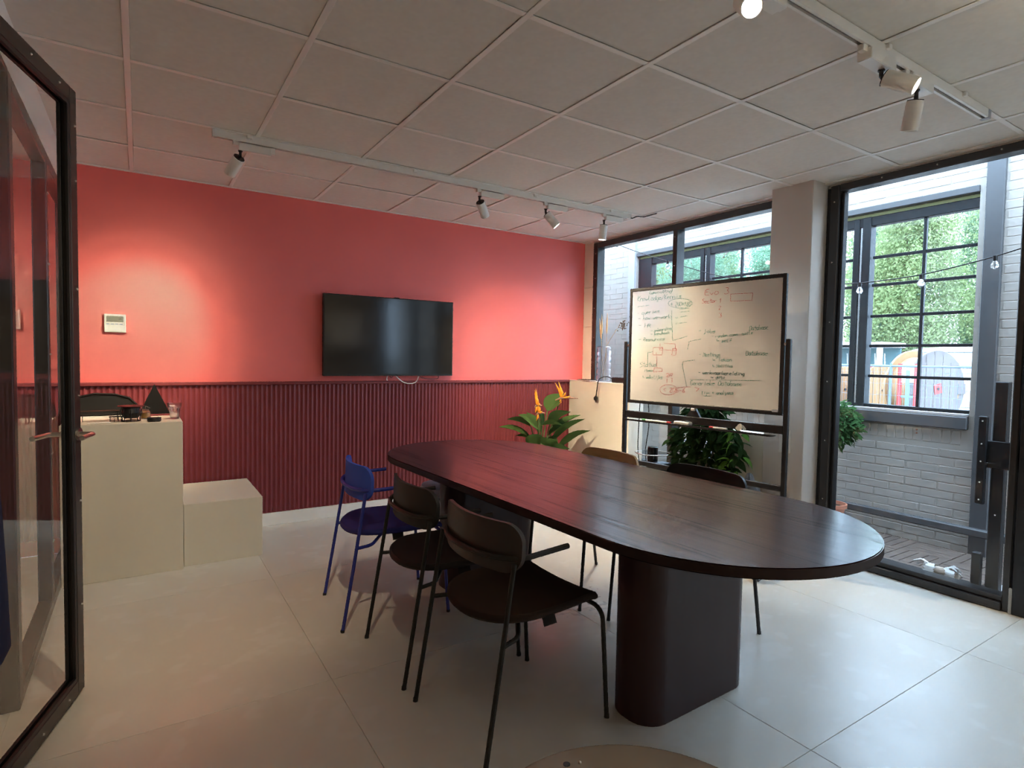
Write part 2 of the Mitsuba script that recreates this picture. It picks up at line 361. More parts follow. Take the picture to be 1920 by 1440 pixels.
w1 = thing('window_1', 'black-framed window behind the whiteboard', 'window', kind='structure')
for a in (bbox(3.95, 4.05, .372, .437, 0, 2.51, .005), bbox(3.95, 4.05, -.662, -.614, 0, 2.47, .004), bbox(3.95, 4.05, -1.72, -1.66, 0, 2.51, .004)):
    part(w1, 'mullion', a, 'm_black_frame')
part(w1, 'head_rail', bbox(3.95, 4.05, -1.66, .372, 2.455, 2.51, .005), 'm_black_frame')
part(w1, 'sill_rail', bbox(3.95, 4.05, -1.66, .372, 0, .07, .005), 'm_black_frame')
pane(w1, -.614, .372, .07, 2.46); pane(w1, -1.66, -.662, .07, 2.46)
for y in (.40, -.638):
    for z in (1.3, 1.55, 1.85, 2.15, 2.4):
        part(w1, 'screw', {**SCR, 'to_world': T().translate([3.949, y, z])}, None)
co = thing('column', 'plastered square column between the two windows', 'column', kind='structure')
part(co, 'shaft', bbox(3.79, 4.06, -1.955, -1.655, 0, 2.56, .004), 'm_plaster')
w2 = thing('window_2', 'tall black-framed window right of the column', 'window', kind='structure')
part(w2, 'mullion', bbox(3.95, 4.05, -2.04, -1.98, 0, 2.51, .005), 'm_black_frame')
part(w2, 'mullion', bbox(3.975, 4.03, -2.062, -2.04, .07, 2.46, .004), 'm_black')
part(w2, 'filler', box(3.965, 4.05, -1.98, -1.955, 0, 2.52), 'm_black')
part(w2, 'mullion', bbox(3.94, 4.05, -3.04, -3.005, 0, 2.51, .005), 'm_black_frame')
part(w2, 'head_rail', bbox(3.95, 4.05, -3.005, -2.04, 2.465, 2.512, .005), 'm_black_frame')
part(w2, 'sill_rail', bbox(3.93, 4.02, -3.005, -2.04, 0, .045, .004), 'm_black_frame')
part(w2, 'sill_rail', bbox(3.955, 4.05, -3.005, -2.04, .045, .075, .004), 'm_black_frame')
pane(w2, -3.005, -2.04, .07, 2.47)
for z in (.4, .8, 1.2, 1.6, 2.0, 2.4):
    part(w2, 'screw', {**SCR, 'to_world': T().translate([3.949, -2.01, z])}, None)
for y in (-2.3, -2.6, -2.9):
    part(w2, 'screw', {**SCR, 'to_world': T().translate([3.949, y, 2.49])}, None)
d2 = thing('door_2', 'black-framed glazed door at the far right edge', 'door', kind='structure')
for a, b in ((-3.13, -3.05), (-4.06, -3.98), (-4.16, -4.08), (-5.6, -5.52)):
    part(d2, 'stile', bbox(3.93, 4.03, a, b, 0, 2.51, .004), 'm_black')
for a, b in ((-3.98, -3.13), (-5.52, -4.16)):
    part(d2, 'top_rail', bbox(3.95, 4.03, a, b, 2.43, 2.51, .004), 'm_black'); part(d2, 'bottom_rail', bbox(3.95, 4.03, a, b, 0, .10, .004), 'm_black')
    pane(d2, a, b, .10, 2.43)
part(d2, 'weather_strip', bbox(3.926, 3.938, -3.052, -3.038, 0, .14, .002), 'm_grey_light')

# ================================================================== THE COVERED PASSAGE OUTSIDE
BX = 5.05
bw = thing('wall_outside', 'white painted brick wall with a steel window, outside the glass', 'wall', kind='structure')
WY0, WY1, WZ0, WZ1 = -2.445, .905, .96, 2.56
BT = 2.86
for a in (box(BX - .0155, BX + .2, -7.5, 3.2, -.3, WZ0 - .005), box(BX - .0155, BX + .2, -7.5, 3.2, WZ1 + .03, BT), box(BX - .0155, BX + .2, -7.5, WY0, WZ0 - .01, WZ1 + .04), box(BX - .0155, BX + .2, WY1, 3.2, WZ0 - .01, WZ1 + .04)):
    part(bw, 'mortar', a, 'm_mortar')
bk = [mikit.ply(bbox(-.018, .03, -.106 + o, .106 - o, -.029, .029, .003), 'm_brick') for o in (0, .001, .002)]
bh = [mikit.ply(bbox(-.018, .03, -.049, .049, -.029, .029, .003), 'm_brick')]
bs = [mikit.ply(bbox(-.018, .03, -.0285, .0285, -.052, .052, .003), 'm_brick')]
rng = random.Random(11)
near, rest = [], []
VR = 64
for r in range(VR):
    z = -.10 + .052 / 2 + r * .0625
    if z > BT: break
    for c in range(52):
        y = 3.2 - .22 * c - (.11 if r % 2 else 0) - .08
        segs = [(y - .106, y + .106)]
        out = []
        for a, b in segs:
            if z + .026 > WZ0 - .212 and z - .026 < WZ1 + .03:
                if a < WY1 + .02 and b > WY0 - .02:
                    if a < WY0 - .06: b = WY0 - .005
                    elif b > WY1 + .06: a = WY1 + .01
                    else: continue
            if a < -2.595 and b > -2.485:
                if b > -2.44: a = -2.48
                elif a < -2.64: b = -2.60
                else: continue
            out.append((a, b))
        for a, b in out:
            if b - a < .02: continue
            dz = rng.uniform(-.0012, .0012); px = rng.uniform(-.0012, .0012)
            vis = ((-3.05 < y < -1.45 and z > -.02 and z < .86) or (y < -2.58 and y > -3.05) or (z > 2.58 and -2.6 < y < 1.0) or (y > .9 and y < 1.75 and z > 1.0))
            (near if vis else rest).append((a, b, z + dz, px))
near.sort(key=lambda q: (q[0] + 2.4) ** 2 * (1 if q[0] > -2.4 else .3) + (q[2] - 1.2) ** 2 * .2)
for i, (a, b, z, px) in enumerate(near):
    if i >= 240: rest.append((a, b, z, px)); continue
    w = b - a
    part(bw, 'brick', {**bk[i % 3], 'to_world': T().translate([BX + px, (a + b) / 2, z]).scale([1, w / .212, 1])}, None)
part(bw, 'brickwork', join(*[box(BX - .018 + p, BX + .02, a, b, z - .029, z + .029) for a, b, z, p in rest if b > -7.4 and a < 3.2 and z < BT]), 'm_brick', kind='stuff', label='remaining white painted bricks of the wall')
for k in range(54):
    y = WY1 - .03 - k * .0625
    if y < WY0 + .02: break
    part(bw, 'soldier_brick', {**bs[0], 'to_world': T().translate([BX + rng.uniform(-.001, .001), y, .80])}, None)
for y, z in ((-1.62, .825), (-1.62, .80), (-2.12, .83), (-2.12, .805)):
    part(bw, 'anchor_hole', mv(cyl(.006, 0, .002, 10), ry=-90, x=BX - .019, y=y, z=z), 'm_terracotta', True)
part(bw, 'lintel', bbox(BX - .03, BX + .1, WY0, WY1, 2.553, 2.60, .004), 'm_grey_paint', label='grey painted lintel over the steel window')
part(bw, 'coping', bbox(BX - .04, BX + .24, -7.5, 3.2, BT, BT + .05, .005), 'm_grey_light')
w3 = thing('window_3', 'long black steel window with a grid of panes in the brick wall', 'window', kind='structure')
part(w3, 'sill', bbox(BX - .05, BX + .18, WY0, WY1, .862, .955, .006), 'm_grey_paint', label='grey painted sill below the steel window')
part(w3, 'sill_top', bbox(BX - .035, BX + .18, WY0, WY1, .955, .975, .003), 'm_grey_light')
part(w3, 'blind_rail', bbox(BX + .03, BX + .07, WY0, WY1, 2.525, 2.553, .003), 'm_blind', label='yellow-green strip under the lintel')
part(w3, 'head_rail', bbox(BX + .02, BX + .09, WY0, WY1, 2.45, 2.525, .004), 'm_win_black')
part(w3, 'bottom_rail', bbox(BX + .02, BX + .09, WY0, WY1, .975, 1.0, .003), 'm_win_black')
for a, b in ((.70, .905), (-.045, -.0), (-.125, -.075), (-1.62, -1.575), (-1.71, -1.645), (-2.46, -2.435)):
    part(w3, 'mullion', bbox(BX + .01, BX + .10, a, b, .975, 2.525, .004), 'm_win_black')
for a in (-.06, -1.632):
    part(w3, 'weather_strip', bbox(BX + .03, BX + .06, a - .012, a + .010, 1.0, 2.45, .002), 'm_site_white', label='white sealing strip between two steel mullions')
cols = [(.35 + .35, .35), (.35, 0.)] + [(-.125 - .3625 * k, -.125 - .3625 * (k + 1)) for k in range(4)] + [(-1.71, -2.09), (-2.09, -2.435)]
zrows = [1.0, 1.228, 1.474, 1.716, 1.968, 2.194, 2.45]
for i, (a, b) in enumerate(cols):
    if i not in (1, 5, 7): part(w3, 'muntin', bbox(BX + .035, BX + .065, b - .011, b + .011, 1.0, 2.45, .003), 'm_win_black')
    for z in zrows[1:-1]:
        part(w3, 'cross_muntin', bbox(BX + .036, BX + .064, b + .011, a - .011, z - .011, z + .011, .003), 'm_win_black')
    for z0, z1 in zip(zrows[:-1], zrows[1:]):
        pane(w3, b, a, z0, z1, BX + .05)
solo('pillar', bbox(BX - .05, BX + .1, -2.592, -2.488, -.02, BT, .004), 'm_grey_paint', False, 'grey painted steel pillar on the white brick wall, right of its window', 'pillar', kind='structure')
solo('pillar', bbox(BX - .05, BX + .1, .915, 1.02, -.02, BT, .004), 'm_grey_light', False, 'pale grey steel pillar on the brick wall, left of its window', 'pillar', kind='structure')
pp = thing('rail_pipe', 'grey painted rail along the foot of the white brick wall', 'pipe')
part(pp, 'rail', bbox(BX - .125, BX - .075, -7.0, 2.8, .128, .184, .008), 'm_grey_paint')
for y in (-5.6, -3.6, -2.54, -.6, 1.4):
    part(pp, 'bracket', bbox(BX - .08, BX - .012, y - .02, y + .02, .14, .172, .003), 'm_grey_paint')
solo('wall_passage_end', box(4.0, 5.3, 3.2, 3.35, -.3, BT), 'm_brick', False, 'white end wall closing the passage outside at the left', 'wall', kind='structure')
# ---- deck tiles with slats in alternating directions
dk = thing('deck', 'brown deck of slatted wooden tiles in the passage outside', 'deck', kind='structure')
part(dk, 'base', box(4.06, BX + .02, -7.4, 3.2, -.08, -.028), 'm_floor_gap')
sl = [mikit.ply(bbox(-.1475, .1475, -.0265, .0265, -.028, -.004, .003), 'm_deck')]
far = []
rng = random.Random(5)
for i in range(4):
    for j in range(36):
        cx, cy = 4.06 + .155 + .30 * i, 3.05 - .30 * j
        if cx > BX - .0: continue
        rot = (i + j) % 2
        for k in range(5):
            o = (-2 + k) * .06
            x, y = (cx, cy + o) if rot else (cx + o, cy)
            if -3.3 < cy < -1.4 or False:
                part(dk, 'slat', {**sl[0], 'to_world': T().translate([x, y, rng.uniform(-.001, .001)]).rotate([0, 0, 1], 0 if rot else 90)}, None)
            else:
                far.append(box(x - .147, x + .147, y - .026, y + .026, -.028, -.004) if rot else box(x - .026, x + .026, y - .147, y + .147, -.028, -.004))
part(dk, 'far_slats', join(*far), 'm_deck', kind='stuff', label='remaining slats of the brown deck')
solo('threshold', bbox(4.05, 4.20, -5.5, .40, -.03, .035, .006), 'm_black', False, 'black steel threshold strip outside the window foot', 'threshold', kind='structure')

# ================================================================== FURNITURE
# ---- table
def stadium(a, b, n=40):
    P = [(a * math.cos(t), (b - a) + a * math.sin(t) * 1.02) for t in np.linspace(0, math.pi, n)] + [(-a * math.cos(t), -(b - a) - a * math.sin(t) * 1.02) for t in np.linspace(0, math.pi, n)]
    return Polygon(P)
tb = thing('meeting_table', 'long dark stained oak table with rounded ends on two pillar legs', 'table', (1.809, -1.905, 0), 1.9)
tt = slab(stadium(.5435, 1.385), .705, .740, .003)
up = tt.triangles_center[:, 2] > .7375
part(tb, 'tabletop', tt.submesh([np.nonzero(up)[0]], append=True, repair=False), 'm_table', 30)
part(tb, 'edge_band', tt.submesh([np.nonzero(~up)[0]], append=True, repair=False), 'm_edge', 30, label='dark edge of the tabletop')
for y in (-.722, .722):
    part(tb, 'pedestal', mv(extr(sbox(-.207, -.012, .207, .012).buffer(.097, 24), 0, .706), y=y), 'm_pedestal', 30)
# ---- chairs
def rr(w, h, r): return sbox(-w / 2 + r, -h / 2 + r, w / 2 - r, h / 2 - r).buffer(r, 10)
def curved_pad(w, z0, z1, th, sag, x0, lean, r=.05, nx=22):
    """a rounded rectangle w x (z1-z0), bent about the vertical, thickness th"""
    poly = rr(w, z1 - z0, r)
    m = trimesh.creation.extrude_polygon(poly, th, engine='earcut')
    m = m.subdivide_to_size(.03)
    v = m.vertices.copy(); y, zz, t = v[:, 0], v[:, 1] + (z0 + z1) / 2, v[:, 2]
    edge = 1.0
    x = x0 + sag * ((y / (w / 2)) ** 2) - t - lean * (zz - z0)
    m.vertices = np.stack([x, y, zz], 1)
    m.fix_normals(); return m
def seat_mesh(z=.435, th=.028):
    P = []
    for t in np.linspace(-math.pi / 2, math.pi / 2, 25):
        P.append((-.02 - .215 * math.cos(t) ** .75 if math.cos(t) > 1e-6 else -.02, .232 * math.sin(t)))
    poly = Polygon([(.24, -.222), *[(p[0], p[1]) for p in P], (.24, .222)]).buffer(-.03).buffer(.03, 8)
    m = slab(poly, 0, th, .009)
    m = m.subdivide_to_size(.05)
    v = m.vertices.copy()
    v[:, 2] += z + .014 * (v[:, 1] / .22) ** 2 - .008 + .010 * np.clip((v[:, 0] - .0) / .24, 0, 1) ** 2 - .018 * np.clip((v[:, 0] - .19) / .05, 0, 1) ** 2
    m.vertices = v; return m
SEAT = seat_mesh(); PAD = curved_pad(.49, .612, .778, .015, .062, -.194, -.03, .065)
def rear_leg(s): return tube([(-.275, s * .243, 0), (-.225, s * .240, .30), (-.168, s * .236, .655)], .0085, 12)
def front_leg(s): return tube(bend([(.262, s * .243, 0), (.232, s * .238, .415), (.225, s * .10, .424)], .05, 7), .0085, 12)
arms = bend([(.06, -.236, .676), (-.15, -.240, .667), (-.212, -.13, .662), (-.221, 0, .66), (-.212, .13, .662), (-.15, .240, .667), (.06, .236, .676)], .06, 8)
def make_chair(label, loc, rz, frame, back, seat, group=None):
    t = thing('dining_chair', label, 'chair', (*loc, 0), rz, group)
    part(t, 'seat', SEAT_D[seat], None); part(t, 'backrest', PAD_D[back], None)
    for s in (-1, 1):
        part(t, 'leg', LEG[frame, 'r', s], None); part(t, 'leg', LEG[frame, 'f', s], None)
        part(t, 'foot_glide', LEG[frame, 'g', s, 0], None); part(t, 'foot_glide', LEG[frame, 'g', s, 1], None)
    part(t, 'arm_rail', LEG[frame, 'a'], None); part(t, 'stretcher', LEG[frame, 'x'], None)
    part(t, 'fabric_tag', TAG, None)
    return t
TAG = mikit.ply(mv(bbox(-.028, .028, -.001, .001, -.022, .012, .0004), x=.0, y=-.214, z=.428, rx=-25), 'm_black_seat')
SEAT_D = {k: mikit.ply(SEAT, k, 40) for k in ('m_brown_seat', 'm_black_seat', 'm_blue_seat', 'm_lightwood')}
PAD_D = {k: mikit.ply(PAD, k, 40) for k in ('m_walnut', 'm_grey_black', 'm_blue_pad', 'm_lightwood', 'm_black')}
LEG = {}
for fr in ('m_grey_black', 'm_blue', 'm_black'):
    for s in (-1, 1):
        LEG[fr, 'r', s] = mikit.ply(rear_leg(s), fr, 40); LEG[fr, 'f', s] = mikit.ply(front_leg(s), fr, 40)
        LEG[fr, 'g', s, 0] = mikit.ply(cyl(.0098, 0, .012, 12, (-.275, s * .243)), 'm_black', 40); LEG[fr, 'g', s, 1] = mikit.ply(cyl(.0098, 0, .012, 12, (.262, s * .243)), 'm_black', 40)
    LEG[fr, 'a'] = mikit.ply(tube(arms, .0095, 12), fr, 40)
    LEG[fr, 'x'] = mikit.ply(join(tube(bend([(-.208, -.239, .395), (-.13, -.215, .395), (-.02, -.06, .423), (-.02, .06, .423), (-.13, .215, .395), (-.208, .239, .395)], .03), .008, 10)), fr, 40)
make_chair('dark walnut-backed chair with brown seat, nearest the viewer', (1.199, -2.37), 3, 'm_grey_black', 'm_walnut', 'm_brown_seat')
make_chair('dark olive-black chair between the blue chair and the nearest chair', (1.185, -1.81), -1.5, 'm_grey_black', 'm_grey_black', 'm_black_seat')
make_chair('bright blue chair with blue frame and padded back', (1.132, -1.233), -5.2, 'm_blue', 'm_blue_pad', 'm_blue_seat')
make_chair('chair with a pale wood backrest on the far side of the table', (2.23, -1.597), 180, 'm_black', 'm_lightwood', 'm_lightwood')
make_chair('black-backed chair on the far side of the table, before the whiteboard', (2.285, -2.245), 180, 'm_black', 'm_black', 'm_black_seat')
# grey stool at the far end
sx = thing('stool', 'grey upholstered stool tucked under the far end of the table', 'stool', (1.80, -.66, 0))
part(sx, 'seat', lathe([(0, .40), (.17, .40), (.20, .415), (.205, .44), (.195, .462), (.16, .472), (0, .474)], 40), 'm_grey_fabric', 40)
part(sx, 'frame', lathe([(0, .375), (.16, .375), (.16, .4), (0, .4)], 32), 'm_brown_seat', 30)
for k in range(4):
    a = math.pi / 4 + k * math.pi / 2
    part(sx, 'leg', tube([(.12 * math.cos(a), .12 * math.sin(a), .38), (.17 * math.cos(a), .17 * math.sin(a), 0)], [.014, .010], 10), 'm_brown_seat', 40)
# ---- round bronze side table in the foreground
st = thing('side_table', 'round bronze-coloured side table at the bottom edge', 'side table', (.761, -3.492, 0))
part(st, 'tabletop', lathe([(0, .428), (.315, .428), (.327, .433), (.33, .44), (.327, .448), (.318, .450), (0, .4485)], 64), 'm_bronze', 30)
part(st, 'stem', lathe([(0, .012), (.03, .012), (.026, .03), (.026, .40), (.05, .428), (0, .428)], 24), 'm_black', 30)
part(st, 'base', lathe([(0, 0), (.20, 0), (.20, .008), (.03, .014), (0, .014)], 48), 'm_black', 30)
part(st, 'socket_hole', mv(cyl(.0075, 0, .0012, 20), x=.035, y=.283, z=.4496), 'm_black', 30, label='small black hole in the round top')
part(st, 'stud', mv(trimesh.creation.icosphere(2, .004), x=.062, y=.272, z=.450), 'm_chrome', True)

# ---- cream cabinet and cube at left
cb = thing('cabinet', 'tall cream plinth cabinet standing against the partition', 'cabinet')
part(cb, 'body', bbox(-.343, .25, -.147, .556, 0, .905, .0025), 'm_cream')
solo('bench_cube', bbox(.254, .705, -.11, .545, 0, .388, .0025), 'm_cream', False, 'low cream box beside the tall cream cabinet', 'box')
# ---- ledge along the window, and a second one by the column
lg = thing('ledge_cabinet', 'warm-lit cream ledge cabinet under the corner window', 'cabinet')
part(lg, 'body', bbox(3.768, 3.95, -.318, .556, 0, 1.108, .003), 'm_cream')
lg2 = thing('low_cabinet', 'low cream cabinet between the ficus and the column', 'cabinet')
part(lg2, 'body', bbox(3.80, 3.94, -1.65, -1.22, 0, .80, .003), 'm_cream')

# ---- television
tv = thing('television', 'black flat television mounted on the red wall', 'television')
part(tv, 'housing', bbox(1.256, 2.396, .510, .548, 1.156, 1.811, .004), 'm_black')
part(tv, 'screen', bbox(1.264, 2.388, .5085, .512, 1.172, 1.803, .0005), 'm_screen')
part(tv, 'mount', box(1.62, 2.04, .547, .58, 1.3, 1.7), 'm_black')
part(tv, 'camera_bump', bbox(1.85, 1.89, .515, .54, 1.809, 1.817, .002), 'm_black')
wall_y = .548
solo('cable', tube(bend([(1.80, .54, 1.165), (1.79, .535, 1.12), (1.80, .542, 1.118)], .01), .0035, 8), 'm_white', 40, 'short white cable below the television, leftmost', 'cable')
solo('cable', tube(bend([(1.86, .535, 1.165), (1.93, .53, 1.10), (2.00, .53, 1.085), (2.06, .53, 1.10), (2.085, .535, 1.165)], .05), .004, 8), 'm_white', 40, 'white cable looping below the television', 'cable')
solo('cable', tube(bend([(2.09, .54, 1.16), (2.10, .535, 1.14), (2.19, .535, 1.125), (2.27, .535, 1.13), (2.275, .54, 1.165)], .03), .0035, 8), 'm_maroon_dark', 40, 'dark red cable below the right of the television', 'cable')
solo('cable', tube(bend([(1.81, .535, 1.16), (1.83, .53, 1.135), (1.85, .535, 1.16)], .02), .003, 8), 'm_maroon_dark', 40, 'small dark cable loop under the television middle', 'cable')
# ---- wall controller
tc = thing('thermostat', 'square cream wall thermostat with a grey display on the red wall', 'thermostat')
part(tc, 'body', bbox(-.162, -.041, .556, .578, 1.448, 1.570, .003), 'm_beige_plastic')
part(tc, 'display', bbox(-.149, -.055, .5545, .557, 1.518, 1.556, .0006), 'm_lcd')
for k in range(4):
    part(tc, 'button', bbox(-.149 + .024 * k, -.131 + .024 * k, .5545, .557, 1.500, 1.507, .0005), 'm_greybox')
for i in range(2):
    part(tc, 'digits', mv(meshkit.text_mesh(('--', '20')[i], .011, .0005), rx=90, x=(-.135, -.083)[i], y=.5544, z=1.532), 'm_black')
# ---- socket on the column
sk = thing('socket', 'white double wall socket on the column behind the whiteboard', 'socket')
part(sk, 'plate', bbox(3.782, 3.792, -1.862, -1.782, .70, .86, .003), 'm_plastic')
for z in (.74, .82):
    part(sk, 'outlet', mv(cyl(.021, 0, .003, 24), ry=-90, x=3.783, y=-1.822, z=z), 'm_white', 30)

# ================================================================== TRACK LIGHTS
BEAMS = {}
def beam(a):
    """a reflector's soft round beam"""
    a = round(a, 2)
    if a not in BEAMS:
        def fn(p, n, uv, a=a):
            r = 2 * dr.sqrt(dr.square(uv.x - .5) + dr.square(uv.y - .5))
            v = .92 / (1 + (r / a) ** 7) + .08 * dr.square(dr.maximum(0, 1 - r))
            return mi.Color3f(v) * smoothstep(1, .9, r)
        BEAMS[a] = proc(fn)
    return BEAMS[a]
def spot_lamp(label, loc, d, box_x, watts, cut=24, lit=True, wide=False, glow=30):
    """loc = pivot of the head, d = beam direction, adapter box along x"""
    k = thing('track_spotlight', label, 'spotlight', group=None)
    x0, x1 = box_x; y = loc[1]; hw = .027 if wide else .017
    part(k, 'adapter', join(bbox(x0, x1, y - hw, y + hw, 2.445, 2.487, .003), bbox(x0 - .03, x0 + .002, y - .012, y + .012, 2.470, 2.494, .002), bbox(x1 - .002, x1 + .02, y - .014, y + .014, 2.455, 2.49, .002)), 'm_plastic')
    d = V(*d); d /= np.linalg.norm(d)
    p = V(loc[0], loc[1], 2.418)
    part(k, 'joint', join(tube([(loc[0], y, 2.447), tuple(p)], .0075, 12), aim(cyl(.012, -.002, .004, 16), (loc[0], y, 2.442), (0, 0, 1)), tube([tuple(p), tuple(p + d * .02)], .008, 12)), 'm_black', 40)
    h0 = p + d * .012
    part(k, 'back_cap', aim(cyl(.030, 0, .004, 32), h0, d), 'm_black', 30)
    L = .118
    part(k, 'head', aim(lathe([(.030, .003), (.032, .005), (.032, L - .002), (.031, L), (.028, L), (.027, L - .012), (.027, .02), (.0, .02), (0, .003)], 40), h0, d), 'm_plastic', 30)
    part(k, 'lens', aim(cyl(.0265, L - .022, L - .018, 32), h0, d), 'm_lens', False, **({'emitter': {'type': 'area', 'radiance': {'type': 'rgb', 'value': [glow * c for c in (1, .86, .62)]}}} if lit else {}))
    if lit and watts:
        o = h0 + d * (L + .004)
        n = 'spot_beam_%d' % len([1 for q in scene if q.startswith('spot_beam')])
        CU = 56.0; a_ = math.tan(math.radians(cut * .74)) / math.tan(math.radians(CU))
        scene[n] = {'type': 'spot', 'intensity': {'type': 'rgb', 'value': [watts * c for c in WARM]}, 'cutoff_angle': CU, 'beam_width': CU - .5, 'texture': beam(a_),
                    'to_world': T().look_at(origin=o.tolist(), target=(o + d).tolist(), up=[.13, 1, .21])}
    return k
def track(label, x0, x1, y):
    k = thing('light_track', label, 'light track')
    part(k, 'rail', join(box(x0, x1, y - .0175, y - .0125, 2.492, 2.53), box(x0, x1, y + .0125, y + .0175, 2.492, 2.53), box(x0, x1, y - .0175, y + .0175, 2.515, 2.53),
                         box(x0, x1, y - .0175, y - .007, 2.492, 2.495), box(x0, x1, y + .007, y + .0175, 2.492, 2.495)), 'm_plastic')
    part(k, 'conductor', box(x0, x1, y - .0125, y + .0125, 2.508, 2.5155), 'm_grey_light')
    return k
t1 = track('white ceiling light track running along the red wall', .385, 3.45, -.575)
part(t1, 'end_cap', bbox(.375, .386, -.593, -.557, 2.49, 2.531, .002), 'm_plastic'); part(t1, 'end_cap', bbox(3.45, 3.47, -.593, -.557, 2.49, 2.531, .002), 'm_plastic')
for x in (.56, 1.55, 2.5, 3.25):
    part(t1, 'clip', bbox(x - .015, x + .015, -.606, -.590, 2.512, 2.531, .002), 'm_white')
t2 = track('white ceiling light track nearer the viewer, ending by the right window', -.1, 3.40, -3.0)
part(t2, 'end_cap', bbox(3.40, 3.43, -3.019, -2.981, 2.490, 2.531, .002), 'm_greybox')
for x in (2.43, 3.12):
    part(t2, 'clip', bbox(x - .012, x + .012, -3.031, -3.015, 2.512, 2.531, .002), 'm_white')
solo('cable', tube(bend([(3.455, -.575, 2.515), (3.50, -.575, 2.50), (3.52, -.60, 2.52), (3.60, -.605, 2.524), (3.6, -.75, 2.524)], .02), .004, 8), 'm_black', 40, 'thin black cable leaving the end of the far light track', 'cable')
def to(a, b): return [b[i] - a[i] for i in range(3)]
P1 = (.515, -.575, 2.40); P2 = (2.04, -.575, 2.40); P3 = (2.61, -.575, 2.40); P4 = (3.19, -.575, 2.40)
Q1 = (1.585, -3.0, 2.40); Q2 = (2.43, -3.0, 2.40); Q3 = (2.72, -3.0, 2.40)
spot_lamp('white track spotlight nearest the glass partition, aimed at the red wall', P1, to(P1, (-.06, .577, 1.30)), (.505, .675), SPOT * 1.05, 28)
spot_lamp('white track spotlight right of the television, second on the far track', P2, to(P2, (3.5, .42, .75)), (2.045, 2.215), SPOT * 1.0, 36)
spot_lamp('white track spotlight with its lit face showing on the far track', P3, to(P3, (3.40, -1.10, 1.30)), (2.62, 2.79), SPOT * .62, 34)
spot_lamp('white track spotlight last on the far track, pointing down by the window', P4, to(P4, (3.0, -.45, .0)), (3.20, 3.37), SPOT * .6, 38)
spot_lamp('glaring lit spotlight at the top edge, facing the viewer', Q1, (-.50, -.60, -.62), (1.60, 1.77), SPOT * .5, 40, wide=True, glow=160)
spot_lamp('white track spotlight tilted toward the window, its lit mouth visible', Q2, (.30, -.85, -.50), (2.30, 2.49), SPOT * .1, 36, wide=True, glow=14)
spot_lamp('white track spotlight pointing straight down beside the tilted one', Q3, (.14, .22, -.95), (2.63, 2.81), 0, 26, lit=False, wide=True)
Q0 = (.45, -3.0, 2.40)
spot_lamp('added unseen track spotlight above the viewer at left, fill light toward the cream cabinet', Q0, to(Q0, (.05, -.55, .30)), (.46, .63), SPOT * .30, 32, wide=True)  # extra lamp out of view, added as fill for cabinet and floor
spot_lamp('added unseen track spotlight beyond the top edge, bouncing fill light off the wall behind', (1.05, -3.0, 2.40), (.60, -.78, -.20), (1.06, 1.23), SPOT * 1.9, 46, wide=True)  # added off-frame lamp; its bounce from the rear wall fills the room
# added lamp, out of view, to light the hallway beyond the partition
hl = thing('added_hall_lamp', 'added unseen round lamp that lights the hallway', 'lamp')
part(hl, 'housing', mv(cyl(.11, 0, .03, 32, bev=.003), x=-1.15, y=-1.2, z=2.47), 'm_white', 30)
part(hl, 'diffuser', mv(cyl(.095, 0, .006, 32), x=-1.15, y=-1.2, z=2.464), 'm_lens', False, emitter={'type': 'area', 'radiance': {'type': 'rgb', 'value': [22., 19., 13.]}})

# ================================================================== WHITEBOARD
WX, WY, WA = 3.319, -.769, -83.07
wbd = thing('whiteboard', 'mobile whiteboard covered in green and red handwriting on black castor stand', 'whiteboard', (WX, WY, 0), WA)
part(wbd, 'panel', bbox(.012, 1.227, -.010, .010, .995, 1.875, .002), 'm_whiteboard', label='white writing surface')
for a in (bbox(0, 1.239, -.014, .014, 1.86, 1.886, .004), bbox(0, 1.239, -.014, .014, .986, 1.012, .004), bbox(0, .026, -.0135, .0135, 1.0, 1.872, .004), bbox(1.213, 1.239, -.0135, .0135, 1.0, 1.872, .004)):
    part(wbd, 'frame', a, 'm_black')
for x in (-.030, 1.262):
    part(wbd, 'post', bbox(x - .015, x + .015, -.015, .015, .12, 1.472, .004), 'm_black')
    part(wbd, 'pivot', mv(cyl(.012, -.016, .016, 16), ry=90, x=x + (.02 if x < 0 else -.02), z=1.44), 'm_chrome', 30)
    part(wbd, 'foot', bbox(x - .02, x + .02, -.32, .32, .095, .122, .004), 'm_black')
    for y in (-.31, .31):
        c = part(wbd, 'castor', join(bbox(x - .014, x + .014, y - .012, y + .03, .066, .092, .003), tube([(x, y, .08), (x, y, .098)], .010, 12)), 'm_black')
        for s in (-1, 1):
            w = part(wbd + '__' + c.split('__')[-1], 'wheel', mv(lathe([(0, -.008), (.036, -.008), (.0395, -.005), (.0395, .005), (.036, .008), (0, .008)], 28), ry=90, x=x + s * .011, y=y + .004, z=.0395), 'm_black', 30)
            part(wbd + '__' + c.split('__')[-1], 'hub', mv(lathe([(0, -.0092), (.028, -.0092), (.028, .0092), (0, .0092)], 24), ry=90, x=x + s * .0112, y=y + .004, z=.0395), 'm_plastic', 30)
part(wbd, 'crossbar', bbox(-.015, 1.247, -.012, .012, .868, .922, .003), 'm_black')
part(wbd, 'crossbar', bbox(-.015, 1.247, -.012, .012, .500, .536, .003), 'm_black')
part(wbd, 'tray', join(bbox(.02, 1.205, -.085, -.012, .852, .857, .001), bbox(.02, 1.205, -.087, -.083, .852, .866, .001)), 'm_black')
part(wbd, 'clip', join(mv(extr(Polygon([(-.055, 0), (.055, 0), (.02, .055), (-.02, .055)]), -.010, .010), rx=90, x=.60, y=0, z=.922)), 'm_black')
part(wbd, 'knob', bbox(.583, .617, -.022, .012, .966, .986, .004), 'm_plastic')
